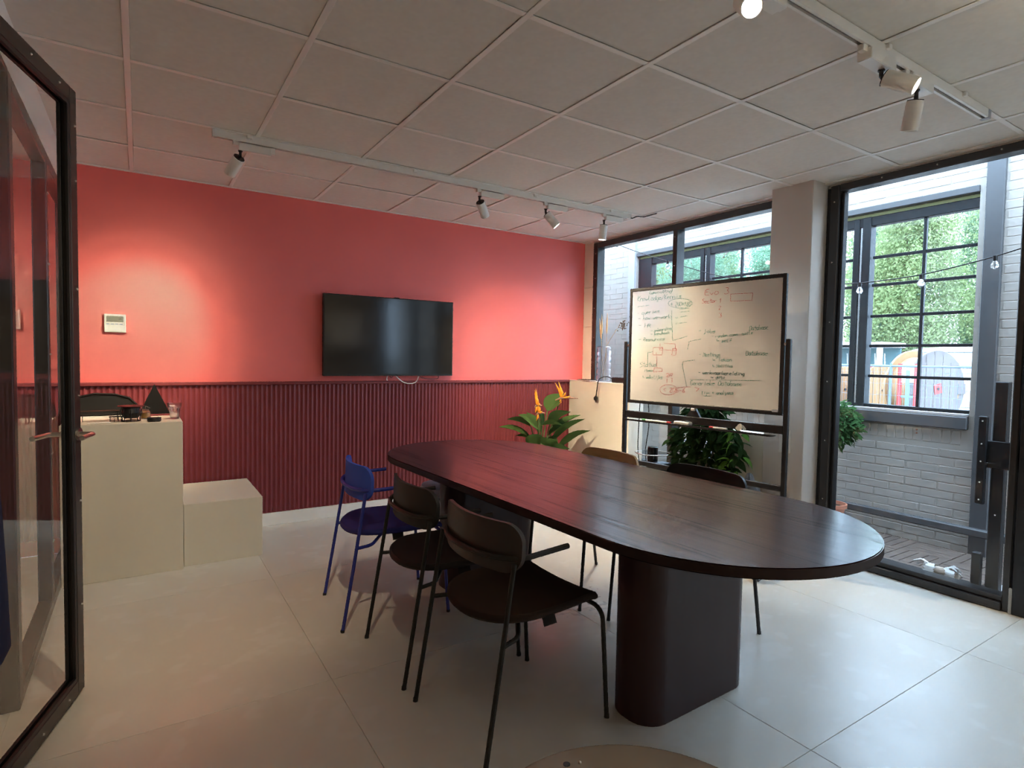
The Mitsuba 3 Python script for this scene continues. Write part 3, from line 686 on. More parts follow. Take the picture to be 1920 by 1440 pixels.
part(wbd, 'corner_block', bbox(1.175, 1.215, -.016, -.010, 1.005, 1.022, .001), 'm_greybox')
GL = {'a': '4515040312 32 44;45 42'}
GL = dict(l.split(' ', 1) for l in """a 45 15 04 03 12 32 44;45 42
b 08 02 32 43 44 35 04
c 45 15 04 03 12 42
d 48 42;45 15 04 03 12 42
e 04 44 35 15 04 03 12 42
f 48 38 27 22;05 45
g 45 15 04 03 12 42;45 41 30 10
h 08 02;04 15 35 44 42
i 25 22;26 27
j 25 21 10 00;26 27
k 08 02;45 04 42
l 18 13 22 32
m 05 02;04 15 24 22;24 35 44 42
n 05 02;04 15 35 44 42
o 15 04 03 12 32 43 44 35 15
p 05 00;05 35 44 43 32 02
q 45 40;45 15 04 03 12 42
r 05 02;04 15 35
s 45 15 04 34 43 32 02
t 28 23 32 42;06 46
u 05 03 12 32 43;45 42
v 05 22 45
w 05 12 24 32 45
y 05 22;45 10
z 05 45 02 42
A 02 28 42;14 34
B 02 08 38 47 46 35 05;35 44 43 32 02
K 08 02;48 04;04 42
D 02 32 43 47 38 08 02
E 48 08 02 42;05 35
S 48 18 07 06 35 43 32 02
R 02 08 38 47 46 35 05;25 42
H 08 02;48 42;05 45
M 02 08 25 48 42
N 02 08 42 48
G 48 18 07 03 12 42 45 25
T 08 48;28 22
Z 08 48 02 42
U 08 03 12 32 43 48
O 18 07 03 12 32 43 47 38 18
0 18 07 03 12 32 43 47 38 18
1 06 28 22
2 07 18 38 46 02 42
3 08 48 25 35 44 43 32 02
4 38 04 44;36 32
5 48 08 05 35 44 43 32 02
6 38 16 03 12 32 43 34 25 04
8 25 16 17 28 37 36 25 04 03 12 32 43 34 25
- 05 45
+ 05 45;27 23
/ 01 48
( 38 26 24 32
) 18 26 24 12
< 47 05 43
> 07 04 44;35 44 33
. 22 32""".split('\n'))
STY = -.0112
def ribbon(pts, w, y=STY):
    """a flat pen stroke on the board: polyline in board x, z"""
    p = np.array(pts, float); ms = []
    for a, b in zip(p[:-1], p[1:]):
        d = b - a; L = np.hypot(*d)
        if L < 1e-6: continue
        d /= L; n = V(-d[1], d[0]) * w / 2; e = d * w * .4
        q = [a - e - n, b + e - n, b + e + n, a - e + n]
        v = [(c[0], y, c[1]) for c in q] + [(c[0], y + .0006, c[1]) for c in q]
        ms.append(trimesh.Trimesh(v, [(0, 1, 2), (0, 2, 3), (4, 6, 5), (4, 7, 6)], process=False))
    return ms
def smooth_line(p):
    p = np.array(p, float)
    if len(p) < 3: return p
    out = [p[0]]
    for k in range(1, len(p) - 1):
        a, b, c = p[k - 1], p[k], p[k + 1]
        s, e = b + (a - b) * .38, b + (c - b) * .38
        out += [s, (s + 2 * b + e) / 4, e]
    return out + [p[-1]]
INK = {'g': 'm_green_ink', 'G': 'm_dark_ink', 'r': 'm_red_ink'}
rng = random.Random(21)
def write(col, s, x0, z0, x1, z1, h):
    n = len(s); adv = (x1 - x0) / n; ms = []
    for k, ch in enumerate(s):
        if ch == ' ': continue
        u = k / max(1, n); bx, bz = x0 + adv * k, z0 + (z1 - z0) * u + rng.uniform(-.04, .04) * h
        for st_ in GL[ch].split(';'):
            pts = [(bx + adv * .80 * (int(c[0]) + rng.uniform(-.25, .25)) / 4 + (int(c[1]) - 2) * h * .02, bz + (int(c[1]) - 2 + rng.uniform(-.25, .25)) / 6 * h) for c in st_.split()]
            ms += ribbon(smooth_line(pts), .003 if col == 'G' else .0022)
        if k == 0 and s[1:2] == ' ' and ch in '->':
            part(wbd, 'bullet_mark', join(*ms), INK[col]); ms = []
    part(wbd, 'writing', join(*ms), INK[col])
for row in [('g', '(samenvatting)', 0.18, 1.83, 0.4, 1.829, 0.024), ('g', 'Knowledge/Kennis', 0.076, 1.784, 0.473, 1.781, 0.036), ('g', '+ ZUO+180', 0.381, 1.726, 0.557, 1.721, 0.029), ('g', 'w', 0.426, 1.636, 0.456, 1.637, 0.015), ('g', 'c', 0.43, 1.593, 0.442, 1.593, 0.014), ('g', '- queries', 0.071, 1.675, 0.285, 1.688, 0.028), ('g', '- how we-work', 0.088, 1.634, 0.388, 1.641, 0.028), ('g', '- HR', 0.092, 1.583, 0.208, 1.577, 0.026), ('g', '- onboarding', 0.209, 1.538, 0.396, 1.556, 0.022), ('g', '- handboek', 0.21, 1.511, 0.381, 1.526, 0.022), ('g', '- Resources', 0.098, 1.47, 0.339, 1.475, 0.028), ('g', 'Status', 0.115, 1.271, 0.275, 1.28, 0.036), ('g', 'items', 0.156, 1.234, 0.239, 1.24, 0.02), ('g', '> wekelijks', 0.143, 1.181, 0.33, 1.186, 0.027), ('r', '2R', 0.358, 1.2, 0.421, 1.206, 0.027), ('r', '1 3', 0.361, 1.158, 0.418, 1.164, 0.03), ('r', '< 205-6', 0.334, 1.09, 0.532, 1.093, 0.031), ('r', 'Evo 3', 0.663, 1.786, 0.852, 1.786, 0.04), ('r', 'Sector 1', 0.645, 1.733, 0.797, 1.73, 0.029), ('r', '2', 0.773, 1.682, 0.793, 1.681, 0.024), ('r', '3', 0.777, 1.629, 0.803, 1.63, 0.029), ('g', '- jobs', 0.623, 1.526, 0.757, 1.521, 0.026), ('g', 'Database', 1.002, 1.532, 1.132, 1.537, 0.029), ('g', '- random comm. mails', 0.726, 1.486, 1.028, 1.508, 0.022), ('g', '> zelf', 0.767, 1.458, 0.88, 1.455, 0.025), ('g', '- Meetings', 0.633, 1.358, 0.799, 1.356, 0.03), ('g', 'Database', 0.983, 1.368, 1.135, 1.369, 0.029), ('g', '> Teken', 0.74, 1.323, 0.888, 1.327, 0.023), ('g', '> Notities', 0.742, 1.279, 0.897, 1.286, 0.023), ('G', '- werkvoorbereiding', 0.629, 1.232, 0.981, 1.233, 0.025), ('G', '> data', 0.733, 1.203, 0.839, 1.207, 0.02), ('g', 'Generieke Database', 0.568, 1.151, 0.965, 1.163, 0.031), ('g', 'lijn + analyses', 0.663, 1.086, 0.907, 1.103, 0.024)]:
    write(*row)
for col, pts in [('g', [(0.074, 1.741), (0.188, 1.747)]), ('g', [(0.462, 1.701), (0.54, 1.704)]), ('g', [(0.467, 1.679), (0.541, 1.683)]), ('g', [(0.469, 1.644), (0.525, 1.65)]), ('g', [(0.461, 1.598), (0.527, 1.604)]), ('g', [(0.391, 1.698), (0.408, 1.472), (0.53, 1.502)]), ('r', [(0.237, 1.421), (0.322, 1.424), (0.32, 1.367), (0.234, 1.365), (0.237, 1.421)]), ('r', [(0.295, 1.414), (0.322, 1.418), (0.323, 1.402), (0.295, 1.402), (0.295, 1.414)]), ('r', [(0.41, 1.41), (0.446, 1.414), (0.438, 1.364), (0.405, 1.364), (0.41, 1.41)]), ('r', [(0.298, 1.453), (0.295, 1.414)]), ('r', [(0.335, 1.453), (0.431, 1.448), (0.437, 1.414)]), ('r', [(0.332, 1.405), (0.401, 1.4)]), ('g', [(0.189, 1.287), (0.185, 1.383), (0.234, 1.389)]), ('r', [(0.267, 1.383), (0.273, 1.28)]), ('r', [(0.244, 1.236), (0.252, 1.268), (0.323, 1.266), (0.324, 1.242), (0.244, 1.236)]), ('r', [(0.46, 1.127), (0.573, 1.137)]), ('r', [(0.86, 1.782), (1.018, 1.777), (1.013, 1.73), (0.862, 1.733), (0.86, 1.782)]), ('g', [(0.538, 1.406), (0.549, 1.466), (0.645, 1.48)]), ('g', [(0.539, 1.139), (0.498, 1.293), (0.502, 1.319), (0.6, 1.332)]), ('g', [(0.563, 1.189), (1.1, 1.203)]), ('g', [(0.668, 1.076), (0.741, 1.083)]), ('r', [(0.607, 1.135), (0.641, 1.129), (0.621, 1.109)]), ('g', [(0.567, 1.737), (0.56, 1.725), (0.539, 1.715), (0.506, 1.709), (0.467, 1.709), (0.426, 1.714), (0.392, 1.723), (0.368, 1.736), (0.359, 1.75), (0.367, 1.763), (0.39, 1.773), (0.424, 1.779), (0.464, 1.779), (0.503, 1.773), (0.537, 1.764), (0.559, 1.751), (0.567, 1.737)]), ('r', [(0.458, 1.11), (0.453, 1.095), (0.437, 1.082), (0.414, 1.072), (0.385, 1.068), (0.356, 1.069), (0.331, 1.076), (0.314, 1.088), (0.308, 1.103), (0.313, 1.118), (0.329, 1.131), (0.354, 1.141), (0.382, 1.145), (0.411, 1.144), (0.435, 1.137), (0.452, 1.125), (0.458, 1.111)]), ('r', [(0.44, 1.409), (0.44, 1.404), (0.437, 1.401), (0.432, 1.399), (0.427, 1.398), (0.421, 1.399), (0.416, 1.401), (0.413, 1.404), (0.412, 1.409), (0.413, 1.413), (0.416, 1.416), (0.42, 1.418), (0.426, 1.419), (0.431, 1.418), (0.436, 1.416), (0.439, 1.413), (0.44, 1.409)])]:
    part(wbd, 'drawn_line', join(*ribbon(pts, .0020)), INK[col])
# things on the tray
def on_tray(key, label, cat, x, parts, y=-.052, z=.8575, rz=0):
    a = math.radians(WA); wx = WX + x * math.cos(a) - y * math.sin(a); wy = WY + x * math.sin(a) + y * math.cos(a)
    k = thing(key, label, cat, (wx, wy, z), WA + rz)
    for n, m, b, s in parts: part(k, n, m, b, s)
    return k
def marker(label, x, caps, body, rz):
    on_tray('marker', label, 'marker', x, [('barrel', mv(cyl(.0085, -.045, .045, 16), ry=90, z=.0085), body, 30), ('cap', mv(cyl(.0095, .04, .07, 16), ry=-90 if caps[0] else 90, z=.0095), caps[1], 30),
        ('end_plug', mv(cyl(.0088, .045, .058, 16), ry=90 if caps[0] else -90, z=.009), caps[1] if len(caps) < 3 else caps[2], 30)], rz=rz)
marker('white marker with green cap on the whiteboard tray', .26, (True, 'm_green', 'm_plastic'), 'm_plastic', 4)
marker('white marker with a dark red cap on the whiteboard tray', .375, (False, 'm_red', 'm_plastic'), 'm_plastic', -5)
marker('white marker with a bright red cap beside the crumpled cloth', .83, (True, 'm_red', 'm_plastic'), 'm_plastic', 3)
on_tray('board_eraser', 'white whiteboard eraser lying mid-tray', 'eraser', .545, [('body', bbox(-.065, .065, -.025, .025, .006, .028, .005), 'm_plastic', False), ('felt', bbox(-.063, .063, -.023, .023, 0, .0065, .001), 'm_greybox', False), ('pen_clip', bbox(.02, .055, -.012, .012, .0275, .034, .002), 'm_bluegrey', False)])
def cloth(nx, w, h, seed, amp):
    g = np.linspace(-1, 1, nx); X, Y = np.meshgrid(g, g); 
    Z = h * np.clip(1 - (np.abs(X) + np.abs(Y)) * .75, 0, 1) + amp * (meshkit.fbm(np.stack([X * 2.5, Y * 2.5, 0 * X], -1), 3, seed)) + .002
    v = np.stack([X * w / 2 * (1 - .25 * Y ** 2), Y * w / 2, Z], -1).reshape(-1, 3); f = []
    for i in range(nx - 1):
        for j in range(nx - 1):
            q = (i * nx + j, i * nx + j + 1, (i + 1) * nx + j + 1, (i + 1) * nx + j); f += [q[:3], (q[0], q[2], q[3])]
    lo = v.copy(); lo[:, 2] -= .0015; n = len(v)
    return trimesh.Trimesh(np.vstack([v, lo]), f + [(a + n, c + n, b + n) for a, b, c in f], process=False)
on_tray('cloth', 'crumpled beige cloth on the right of the whiteboard tray', 'cloth', 1.0, [('fabric', mv(cloth(24, .064, .045, 3, .022), rz=45), 'm_paper', True)], y=-.074, z=.8668)

# ================================================================== PLANTS
def leaf(L, W, droop, fold=.25, n=8, tip=1.0):
    """a leaf along +x from the origin, arching down by droop, folded along the midrib"""
    v, f = [], []
    for k in range(n + 1):
        u = k / n; w = W / 2 * (math.sin(math.pi * min(1, u ** .8)) ** .85 if 0 < u < 1 else .02)
        x, z = L * u * (1 - .12 * abs(droop) * u), -droop * L * u * u * .6
        for s in (-1, -.5, 0, .5, 1):
            v.append((x, s * w, z + fold * abs(s) * w - .02 * L * math.sin(6 * u) * (abs(s) > .9)))
    for k in range(n):
        for j in range(4):
            q = (k * 5 + j, (k + 1) * 5 + j, (k + 1) * 5 + j + 1, k * 5 + j + 1); f += [q[:3], (q[0], q[2], q[3])]
    return trimesh.Trimesh(v, f, process=False)
def orient(m, p, yaw, pitch, roll=0):
    R = trimesh.transformations
    m = m.copy()
    m.apply_transform(R.rotation_matrix(roll, [1, 0, 0])); m.apply_transform(R.rotation_matrix(-pitch, [0, 1, 0])); m.apply_transform(R.rotation_matrix(yaw, [0, 0, 1])); m.apply_translation(p); return m
# bird of paradise by the red wall
bp = thing('bird_of_paradise', 'potted bird of paradise plant with orange flowers by the red wall', 'plant', (3.16, .19, 0))
part(bp, 'pot', lathe([(0, 0), (.10, 0), (.125, .02), (.135, .26), (.125, .26), (.118, .23), (0, .23)], 36), 'm_greybox', 30)
part(bp, 'soil', lathe([(0, .222), (.119, .222), (.119, .232), (0, .24)], 24), 'm_soil', 30)
# image-plane right vector at the plant is about (.84,-.54); u along it, w towards the viewer
RU, RW = V(.841, -.541, 0), V(-.541, -.841, 0)
def bpt(u, w, z): return RU * u + RW * w + V(0, 0, z)
LV = [  # base of blade u, w, z | tip u, w, z | width
    (-.10, .06, .70, -.30, .05, .76, .085), (-.10, .03, .60, -.36, .10, .69, .075), (-.12, .10, .50, -.33, .16, .47, .11), (-.03, .10, .68, -.20, .12, .80, .09),
    (.02, .10, .55, .14, .14, .50, .13), (.10, .05, .56, .36, .10, .77, .10), (.06, .08, .62, .33, .03, .80, .09), (.16, .02, .50, .42, .05, .66, .085),
    (.05, .02, .84, .20, -.02, .985, .12), (.07, .10, .72, .24, .12, .84, .14), (-.02, -.06, .62, -.12, -.16, .80, .10), (.08, -.08, .60, .22, -.16, .82, .10),
    (-.05, .12, .52, -.11, .21, .64, .10), (.04, .14, .52, .06, .23, .61, .11), (-.14, .02, .46, -.36, .06, .54, .09), (.08, .12, .48, .24, .2, .52, .09), (0, 0, .70, -.04, -.04, .87, .09),
    (.00, .12, .72, .17, .14, .73, .08), (-.06, -.02, .56, -.22, -.05, .60, .10)]
for i, (u, w, z, u2, w2, z2, wd) in enumerate(LV):
    a, b = bpt(u, w, z), bpt(u2, w2, z2); d = b - a; L = np.linalg.norm(d)
    yaw = math.atan2(d[1], d[0]); pitch = math.asin(d[2] / L)
    m = orient(leaf(L * 1.12, wd * 1.6, .35, .45), a, yaw, pitch + .18, (.5, -.4, .2, -.6)[i % 4])
    k = part(bp, 'leaf', m, 'm_leaf_strel', True)
    part(k, 'stalk', tube(bend([bpt(u * .12, w * .12, .23), bpt(u * .35, w * .35, .23 + (z - .23) * .55), a], .2, 6), [.007] + [.006] * 0 + list(np.linspace(.007, .0045, 7)), 8) if False else tube(bend([bpt(u * .12, w * .12, .23), bpt(u * .35, w * .35, .23 + (z - .23) * .55), a], .2, 6), .0055, 8), 'm_stem', True)
def flower(u, w, z, s):
    f = part(bp, 'flower', tube(bend([bpt(u * .2, w * .2, .23), bpt(u * .6, w * .6, z - .22), bpt(u, w, z - .01)], .3, 6), .005, 8), 'm_stem', True)
    b0 = bpt(u, w, z)
    part(f, 'bract', tube([b0 - RU * .05 * s - V(0, 0, .02), b0, b0 + RU * .07 * s + V(0, 0, .006), b0 + RU * .16 * s], [.004, .013, .010, .001], 8), 'm_bract', True)
    for du, dz in ((-.055, .14), (-.025, .155), (.0, .10), (.045, .06), (-.03, -.07), (.09, .02)):
        e = b0 + RU * du * s + V(0, 0, dz); mid = (b0 + e) / 2 + RU * .012 * s + RW * .01
        part(f, 'petal', tube([b0, mid, e], [.004, .011, .001], 6), 'm_orange', True)
flower(-.04, .12, .83, .45); flower(.17, .05, .965, 1.0); flower(-.055, .13, .90, .35)
# ficus behind the whiteboard
rng = random.Random(8)
fi = thing('ficus', 'dense green ficus standing behind the whiteboard', 'plant', (3.60, -1.30, 0))
part(fi, 'pot', lathe([(0, 0), (.11, 0), (.125, .02), (.14, .28), (.13, .28), (.124, .25), (0, .25)], 32), 'm_greybox', 30)
part(fi, 'soil', lathe([(0, .24), (.125, .24), (.125, .25), (0, .26)], 24), 'm_soil', 30)
part(fi, 'trunk', join(*[tube([(.02 * k - .02, .015 * k, .25), (.03 * math.sin(k * 2), .03 * math.cos(k * 3), .55), (.08 * math.sin(k * 2.1), .10 * math.cos(k * 2.9), .92)], [.010, .008, .004], 8) for k in range(4)]), 'm_trunk', True)
fl_ = [mikit.ply(leaf(.10, .052, d, .3, 6), 'm_leaf_ficus', True) for d in (.5, .9, .2)]
fb_ = mikit.ply(leaf(.10, .05, .7, .3, 6), 'm_leaf_bright', True)
def scatter(par, n, cx, rx, ry, z0, z1, dicts, rng, sc=(.7, 1.15)):
    for i in range(n):
        a, t, h = rng.uniform(0, 2 * math.pi), rng.random() ** .5, rng.random()
        z = z0 + (z1 - z0) * h; k = math.sin(math.pi * (.12 + .83 * h)) ** .7
        x, y = cx[0] + rx * t * k * math.cos(a), cx[1] + ry * t * k * math.sin(a)
        yaw = math.degrees(a) + rng.uniform(-50, 50); s = rng.uniform(*sc)
        part(par, 'leaf', {**dicts[i % len(dicts)], 'to_world': T().translate([x, y, z]).rotate([0, 0, 1], yaw).rotate([0, 1, 0], rng.uniform(-25, 65)).rotate([1, 0, 0], rng.uniform(-50, 50)).scale(s)}, None)
scatter(fi, 280, (0, 0), .08, .33, .44, 1.02, fl_ , rng)
g_ = np.random.default_rng(5); lv_ = leaf(.10, .055, .5, .3, 4); ms_ = []
for i in range(330):
    h_ = g_.random(); k_ = math.sin(math.pi * (.12 + .83 * h_)) ** .7; a_ = g_.uniform(0, 6.28); t_ = g_.random() ** .5
    ms_.append(orient(lv_, V(.07 * t_ * k_ * math.cos(a_), .30 * t_ * k_ * math.sin(a_), .46 + .54 * h_), a_ + g_.uniform(-.8, .8), g_.uniform(-1.1, .4), g_.uniform(-.8, .8)))
part(fi, 'inner_foliage', join(*ms_), 'm_leaf_ficus', kind='stuff', label='dense inner leaves of the ficus')
scatter(fi, 20, (-.04, -.30), .05, .10, .50, .86, [fb_], rng)
# small laurel in terracotta pot outside
lt = thing('bay_tree', 'ball-shaped laurel tree in a terracotta pot outside the window', 'plant', (4.74, -1.645, 0))
part(lt, 'pot', lathe([(0, 0), (.075, 0), (.105, .165), (.118, .168), (.120, .198), (.107, .198), (.098, .165), (0, .165)], 36), 'm_terracotta', 30)
part(lt, 'soil', lathe([(0, .16), (.097, .16), (.097, .172), (0, .176)], 24), 'm_soil', 30)
part(lt, 'trunk', tube([(0, 0, .16), (.01, .01, .5), (0, 0, .82)], [.014, .012, .010], 8), 'm_trunk', True)
ll = [mikit.ply(leaf(.085, .038, d, .25, 5), 'm_leaf_dark', True) for d in (.3, .7)]
for i in range(290):
    z = rng.uniform(-1, 1); a = rng.uniform(0, 2 * math.pi); r = rng.uniform(.55, 1.0) ** .5; q = math.sqrt(1 - z * z)
    part(lt, 'leaf', {**ll[i % 2], 'to_world': T().translate([.19 * r * q * math.cos(a), .19 * r * q * math.sin(a), .84 + .19 * r * z]).rotate([0, 0, 1], math.degrees(a) + rng.uniform(-60, 60)).rotate([0, 1, 0], rng.uniform(-60, 40)).rotate([1, 0, 0], rng.uniform(-60, 60)).scale(rng.uniform(.5, .8))}, None)
g_ = np.random.default_rng(3); lv_ = leaf(.085, .038, .5, .25, 3); ms_ = []
for i in range(420):
    d_ = g_.normal(0, 1, 3); d_ /= np.linalg.norm(d_); ms_.append(orient(mv(lv_), d_ * .17 * g_.uniform(.5, 1) + V(0, 0, .84), math.atan2(d_[1], d_[0]) + g_.uniform(-1, 1), g_.uniform(-.9, .9), g_.uniform(-1, 1)))
part(lt, 'inner_foliage', join(*ms_), 'm_leaf_dark', kind='stuff', label='dense inner leaves of the ball-shaped crown')

# ================================================================== ON THE LEDGE
vs = thing('vase', 'ribbed clear glass bottle vase holding dried grasses on the ledge', 'vase', (3.885, .165, 1.1085))
pr = [(0, 0), (.060, 0), (.068, .008)]
for k in range(5):
    z = .012 + k * .060
    pr += [(.066, z), (.072, z + .008), (.072, z + .046), (.066, z + .054), (.062, z + .057)]
pr += [(.064, .315), (.072, .325), (.070, .338), (.060, .345)]
inn = [(max(0, r - .005), z) for r, z in pr[::-1]]
inn = [(r, max(z, .008)) for r, z in inn]
part(vs, 'glass', lathe(pr + [(.056, .343)] + inn[1:-1] + [(0, .008)], 40), 'm_glass', 30)
rng = random.Random(3)
def stem_thing(label, pts, head):
    k = thing('dried_grass', label, 'dried flower', (3.885, .165, 1.1085))
    part(k, 'stalk', tube(bend(pts, .2, 6), .0018, 6), 'm_straw', True)
    e, d = V(*pts[-1]), V(*pts[-1]) - V(*pts[-2]); d /= np.linalg.norm(d)
    if head == 'ear':
        part(k, 'ear', tube([e - d * .14, e - d * .12, e - d * .05, e, e + d * .07], [.002, .008, .009, .006, .001], 8), 'm_straw', True)
    else:
        part(k, 'seed_head', join(*[mv(trimesh.creation.icosphere(1, .006), *(e + V(rng.gauss(0, .012), rng.gauss(-.035, .022), rng.gauss(-.02, .02)))) for _ in range(46)]), 'm_brownseed', True)
    return k
stem_thing('dried grass ear in the glass vase, leaning left against the frame', [(0.02, .03, .012), (0.01, .036, .25), (.0, .068, .56)], 'ear')
stem_thing('tall dried grass ear upright in the glass vase, left of two', [(-.025, .02, .012), (-.015, .02, .25), (-.012, .03, .60)], 'ear')
stem_thing('tall dried grass ear upright in the glass vase, right of two', [(.02, -.01, .012), (.015, -.01, .25), (.012, -.02, .61)], 'ear')
stem_thing('dried stem with brown seed cluster leaning right from the vase', [(-.02, -.01, .012), (-.01, -.03, .25), (-.008, -.045, .36), (-.008, -.225, .56)], 'seed')
stem_thing('thin dried straw leaning right beside the seed cluster', [(-.02, .045, .012), (0.005, 0.0, .25), (.01, -.26, .64)], 'ear') if False else None
nb = thing('notebook', 'closed dark-edged notebook on the ledge before the vase', 'notebook', (3.80, .335, 1.1085), -8)
part(nb, 'cover', bbox(-.03, .055, -.11, .11, 0, .003, .001), 'm_maroon_dark'); part(nb, 'pages', bbox(-.028, .053, -.108, .108, .003, .011, .001), 'm_paper'); part(nb, 'cover', bbox(-.03, .055, -.11, .11, .011, .014, .001), 'm_brown_seat')
solo('paper_sheet', bbox(-.035, .06, -.10, .10, 0, .0012, .0003), 'm_paper', False, 'loose sheet of paper on the ledge near the red wall', 'paper', loc=(3.80, .49, 1.1086), rz=6)
ps = thing('power_strip', 'black power strip on the ledge beside the whiteboard', 'power strip', (3.84, -.13, 1.1085))
part(ps, 'body', bbox(-.03, .03, -.10, .10, 0, .05, .005), 'm_black')
for k in range(3):
    part(ps, 'outlet', mv(cyl(.02, 0, .002, 20), x=0, y=-.06 + .06 * k, z=.0495), 'm_black_gloss', 30)
ck = thing('plug_cable', 'black plug dangling on a short cable over the ledge edge', 'cable', (0, 0, 0))
part(ck, 'cord', tube(bend([(3.83, -.03, 1.14), (3.79, .02, 1.17), (3.736, .07, 1.14), (3.736, .095, 1.0), (3.736, .10, .965)], .06, 8), .0045, 8), 'm_black', True)
part(ck, 'plug', join(mv(lathe([(0, 0), (.012, 0), (.020, .012), (.020, .03), (.010, .04), (0, .04)], 20), x=3.736, y=.10, z=.93), tube([(3.736, .093, .93), (3.736, .093, .91)], .0025, 6), tube([(3.736, .107, .93), (3.736, .107, .91)], .0025, 6)), 'm_black', 30)
for i, y in enumerate((-.365, -.455)):
    solo('cable', tube(bend([(3.85 + .03 * i, -.235, 1.12 + .012 * i), (3.85 + .03 * i, -.32, 1.14 + .012 * i), (3.865, y, 1.05), (3.87, y + .02 * (1 - 2 * i), .75), (3.865, y + .02, .5), (3.88, y - .02, .25), (3.88, y, .005)], .08, 6), .004, 8), 'm_black', 40,
         ('black cable hanging from the ledge end behind the whiteboard, left of two', 'black cable hanging from the ledge end behind the whiteboard, right of two')[i], 'cable')
# glass side table, paper bin and bag behind the whiteboard
gt = thing('plant_stand', 'black stand with a thin glass disc behind the whiteboard', 'stand', (3.58, -.80, 0))
part(gt, 'pillar', cyl(.042, .0, .615, 28, bev=.003), 'm_black_gloss', 30)
part(gt, 'disc', lathe([(.043, .560), (.137, .560), (.140, .564), (.137, .568), (.043, .568)], 48), 'm_glass', 30)
part(gt, 'rim', tube([(.140 * math.cos(a), .140 * math.sin(a), .564) for a in np.linspace(0, 2 * math.pi, 40)[:-1]], .004, 8, closed=True), 'm_chrome', True)
part(gt, 'box', bbox(-.06, .06, -.15, -.05, 0, .50, .005), 'm_black')
pb = thing('paper_bin', 'pale grey bin with a dark slotted top behind the ficus', 'bin', (3.85, -1.0, 0))
part(pb, 'body', bbox(-.10, .10, -.13, .13, 0, .64, .006), 'm_greybox'); part(pb, 'lid', bbox(-.103, .103, -.135, .135, .64, .665, .005), 'm_site_white'); part(pb, 'slot', bbox(-.05, .05, -.09, .09, .664, .672, .002), 'm_black')
bg = thing('bag', 'crumpled grey plastic bag on the floor by the column', 'bag', (3.64, -1.66, 0))
m = trimesh.creation.icosphere(4, 1.0); v = m.vertices * V(.11, .12, .29); v *= (1 + .30 * (meshkit.fbm(m.vertices * 2.2 + 7, 3, 4) - .5))[:, None]
v[:, 0] *= 1 - .45 * np.clip(v[:, 2] / .29, 0, 1); v[:, 1] *= 1 - .55 * np.clip(v[:, 2] / .29, 0, 1); v[:, 2] = np.maximum(v[:, 2], -.26); v[:, 2] -= v[:, 2].min(); m.vertices = v
part(bg, 'body', m, 'm_bag', 50)
part(bg, 'tie', tube([(.02, 0, .535 - .02), (.02, .03, .54), (.015, .055, .525)], .006, 6), 'm_bag', True) if False else None

# ================================================================== ON THE CREAM CABINET
ZC = .9055
tr = thing('oval_tray', 'black oval-topped tray leaning on the corrugated wall', 'tray', (-.155, .40, ZC))
poly = Polygon([(-.185, 0), (.185, 0), (.18, .05), (.13, .105), (.05, .13), (-.06, .135), (-.14, .115), (-.18, .06)]).buffer(-.01).buffer(.01, 8)
part(tr, 'panel', mv(extr(poly, -.006, .006), rx=80, z=.001), 'm_matte_black', 30)
pl = poly.exterior
part(tr, 'rim', mv(tube([(c[0], c[1], .008) for c in list(pl.coords)[:-1]], .006, 8, closed=True), rx=80, z=.007), 'm_matte_black', True)
py = thing('triangle_ornament', 'black triangular block standing behind the drinking glass', 'ornament', (.115, .33, ZC))
part(py, 'body', mv(extr(Polygon([(-.092, 0), (.092, 0), (0, .205)]).buffer(-.002).buffer(.002, 4), -.02, .02), rx=90), 'm_matte_black', 30)
part(py, 'stand', bbox(-.05, .05, -.025, .025, -.0 - 0, .0015, .0005), 'm_black') if False else None
mt = thing('miniature_table', 'tiny model of a rectangular table on thin legs', 'model', (-.165, .05, ZC), 4)
part(mt, 'tabletop', bbox(-.095, .095, -.035, .035, .058, .062, .001), 'm_walnut')
for x in (-.085, .085):
    for y in (-.028, .028): part(mt, 'leg', tube([(x, y, 0), (x, y, .058)], .0016, 6), 'm_black', True)
mc = thing('miniature_chair', 'tiny black model of a bench beside the wire stand', 'model', (-.085, -.02, ZC))
part(mc, 'seat', bbox(-.035, .035, -.02, .02, .028, .032, .001), 'm_black')
for x in (-.03, -.01, .01, .03):
    for y in (-.016, .016): part(mc, 'leg', tube([(x, y, 0), (x, y, .028)], .0014, 6), 'm_black', True)
for z in (.010, .018): part(mc, 'stretcher', tube([(-.03, .016, z), (.03, .016, z)], .0012, 6), 'm_black', True)
ws = thing('wire_stand', 'small black wire stand with a dark round top on the cabinet', 'model', (-.012, -.02, ZC))
part(ws, 'top', lathe([(0, .088), (.066, .088), (.069, .091), (.066, .094), (0, .094)], 40), 'm_maroon_dark', 30)
part(ws, 'basket', lathe([(.038, .02), (.05, .05), (.042, .084), (.040, .084), (.047, .05), (.036, .02), (0, .018), (0, .02)], 24), 'm_black', 30)
for k in range(8):
    a = 2 * math.pi * k / 8
    part(ws, 'leg', tube([(.048 * math.cos(a), .048 * math.sin(a), 0), (.044 * math.cos(a), .044 * math.sin(a), .02), (.056 * math.cos(a), .056 * math.sin(a), .05), (.044 * math.cos(a), .044 * math.sin(a), .088)], .0025, 6), 'm_black', True)
part(ws, 'foot_ring', tube([(.048 * math.cos(a), .048 * math.sin(a), .0025) for a in np.linspace(0, 2 * math.pi, 30)[:-1]], .0024, 6, closed=True), 'm_black', True)
aj = thing('jar', 'small glass jar with amber contents behind the wire stand', 'jar', (.062, .10, ZC))
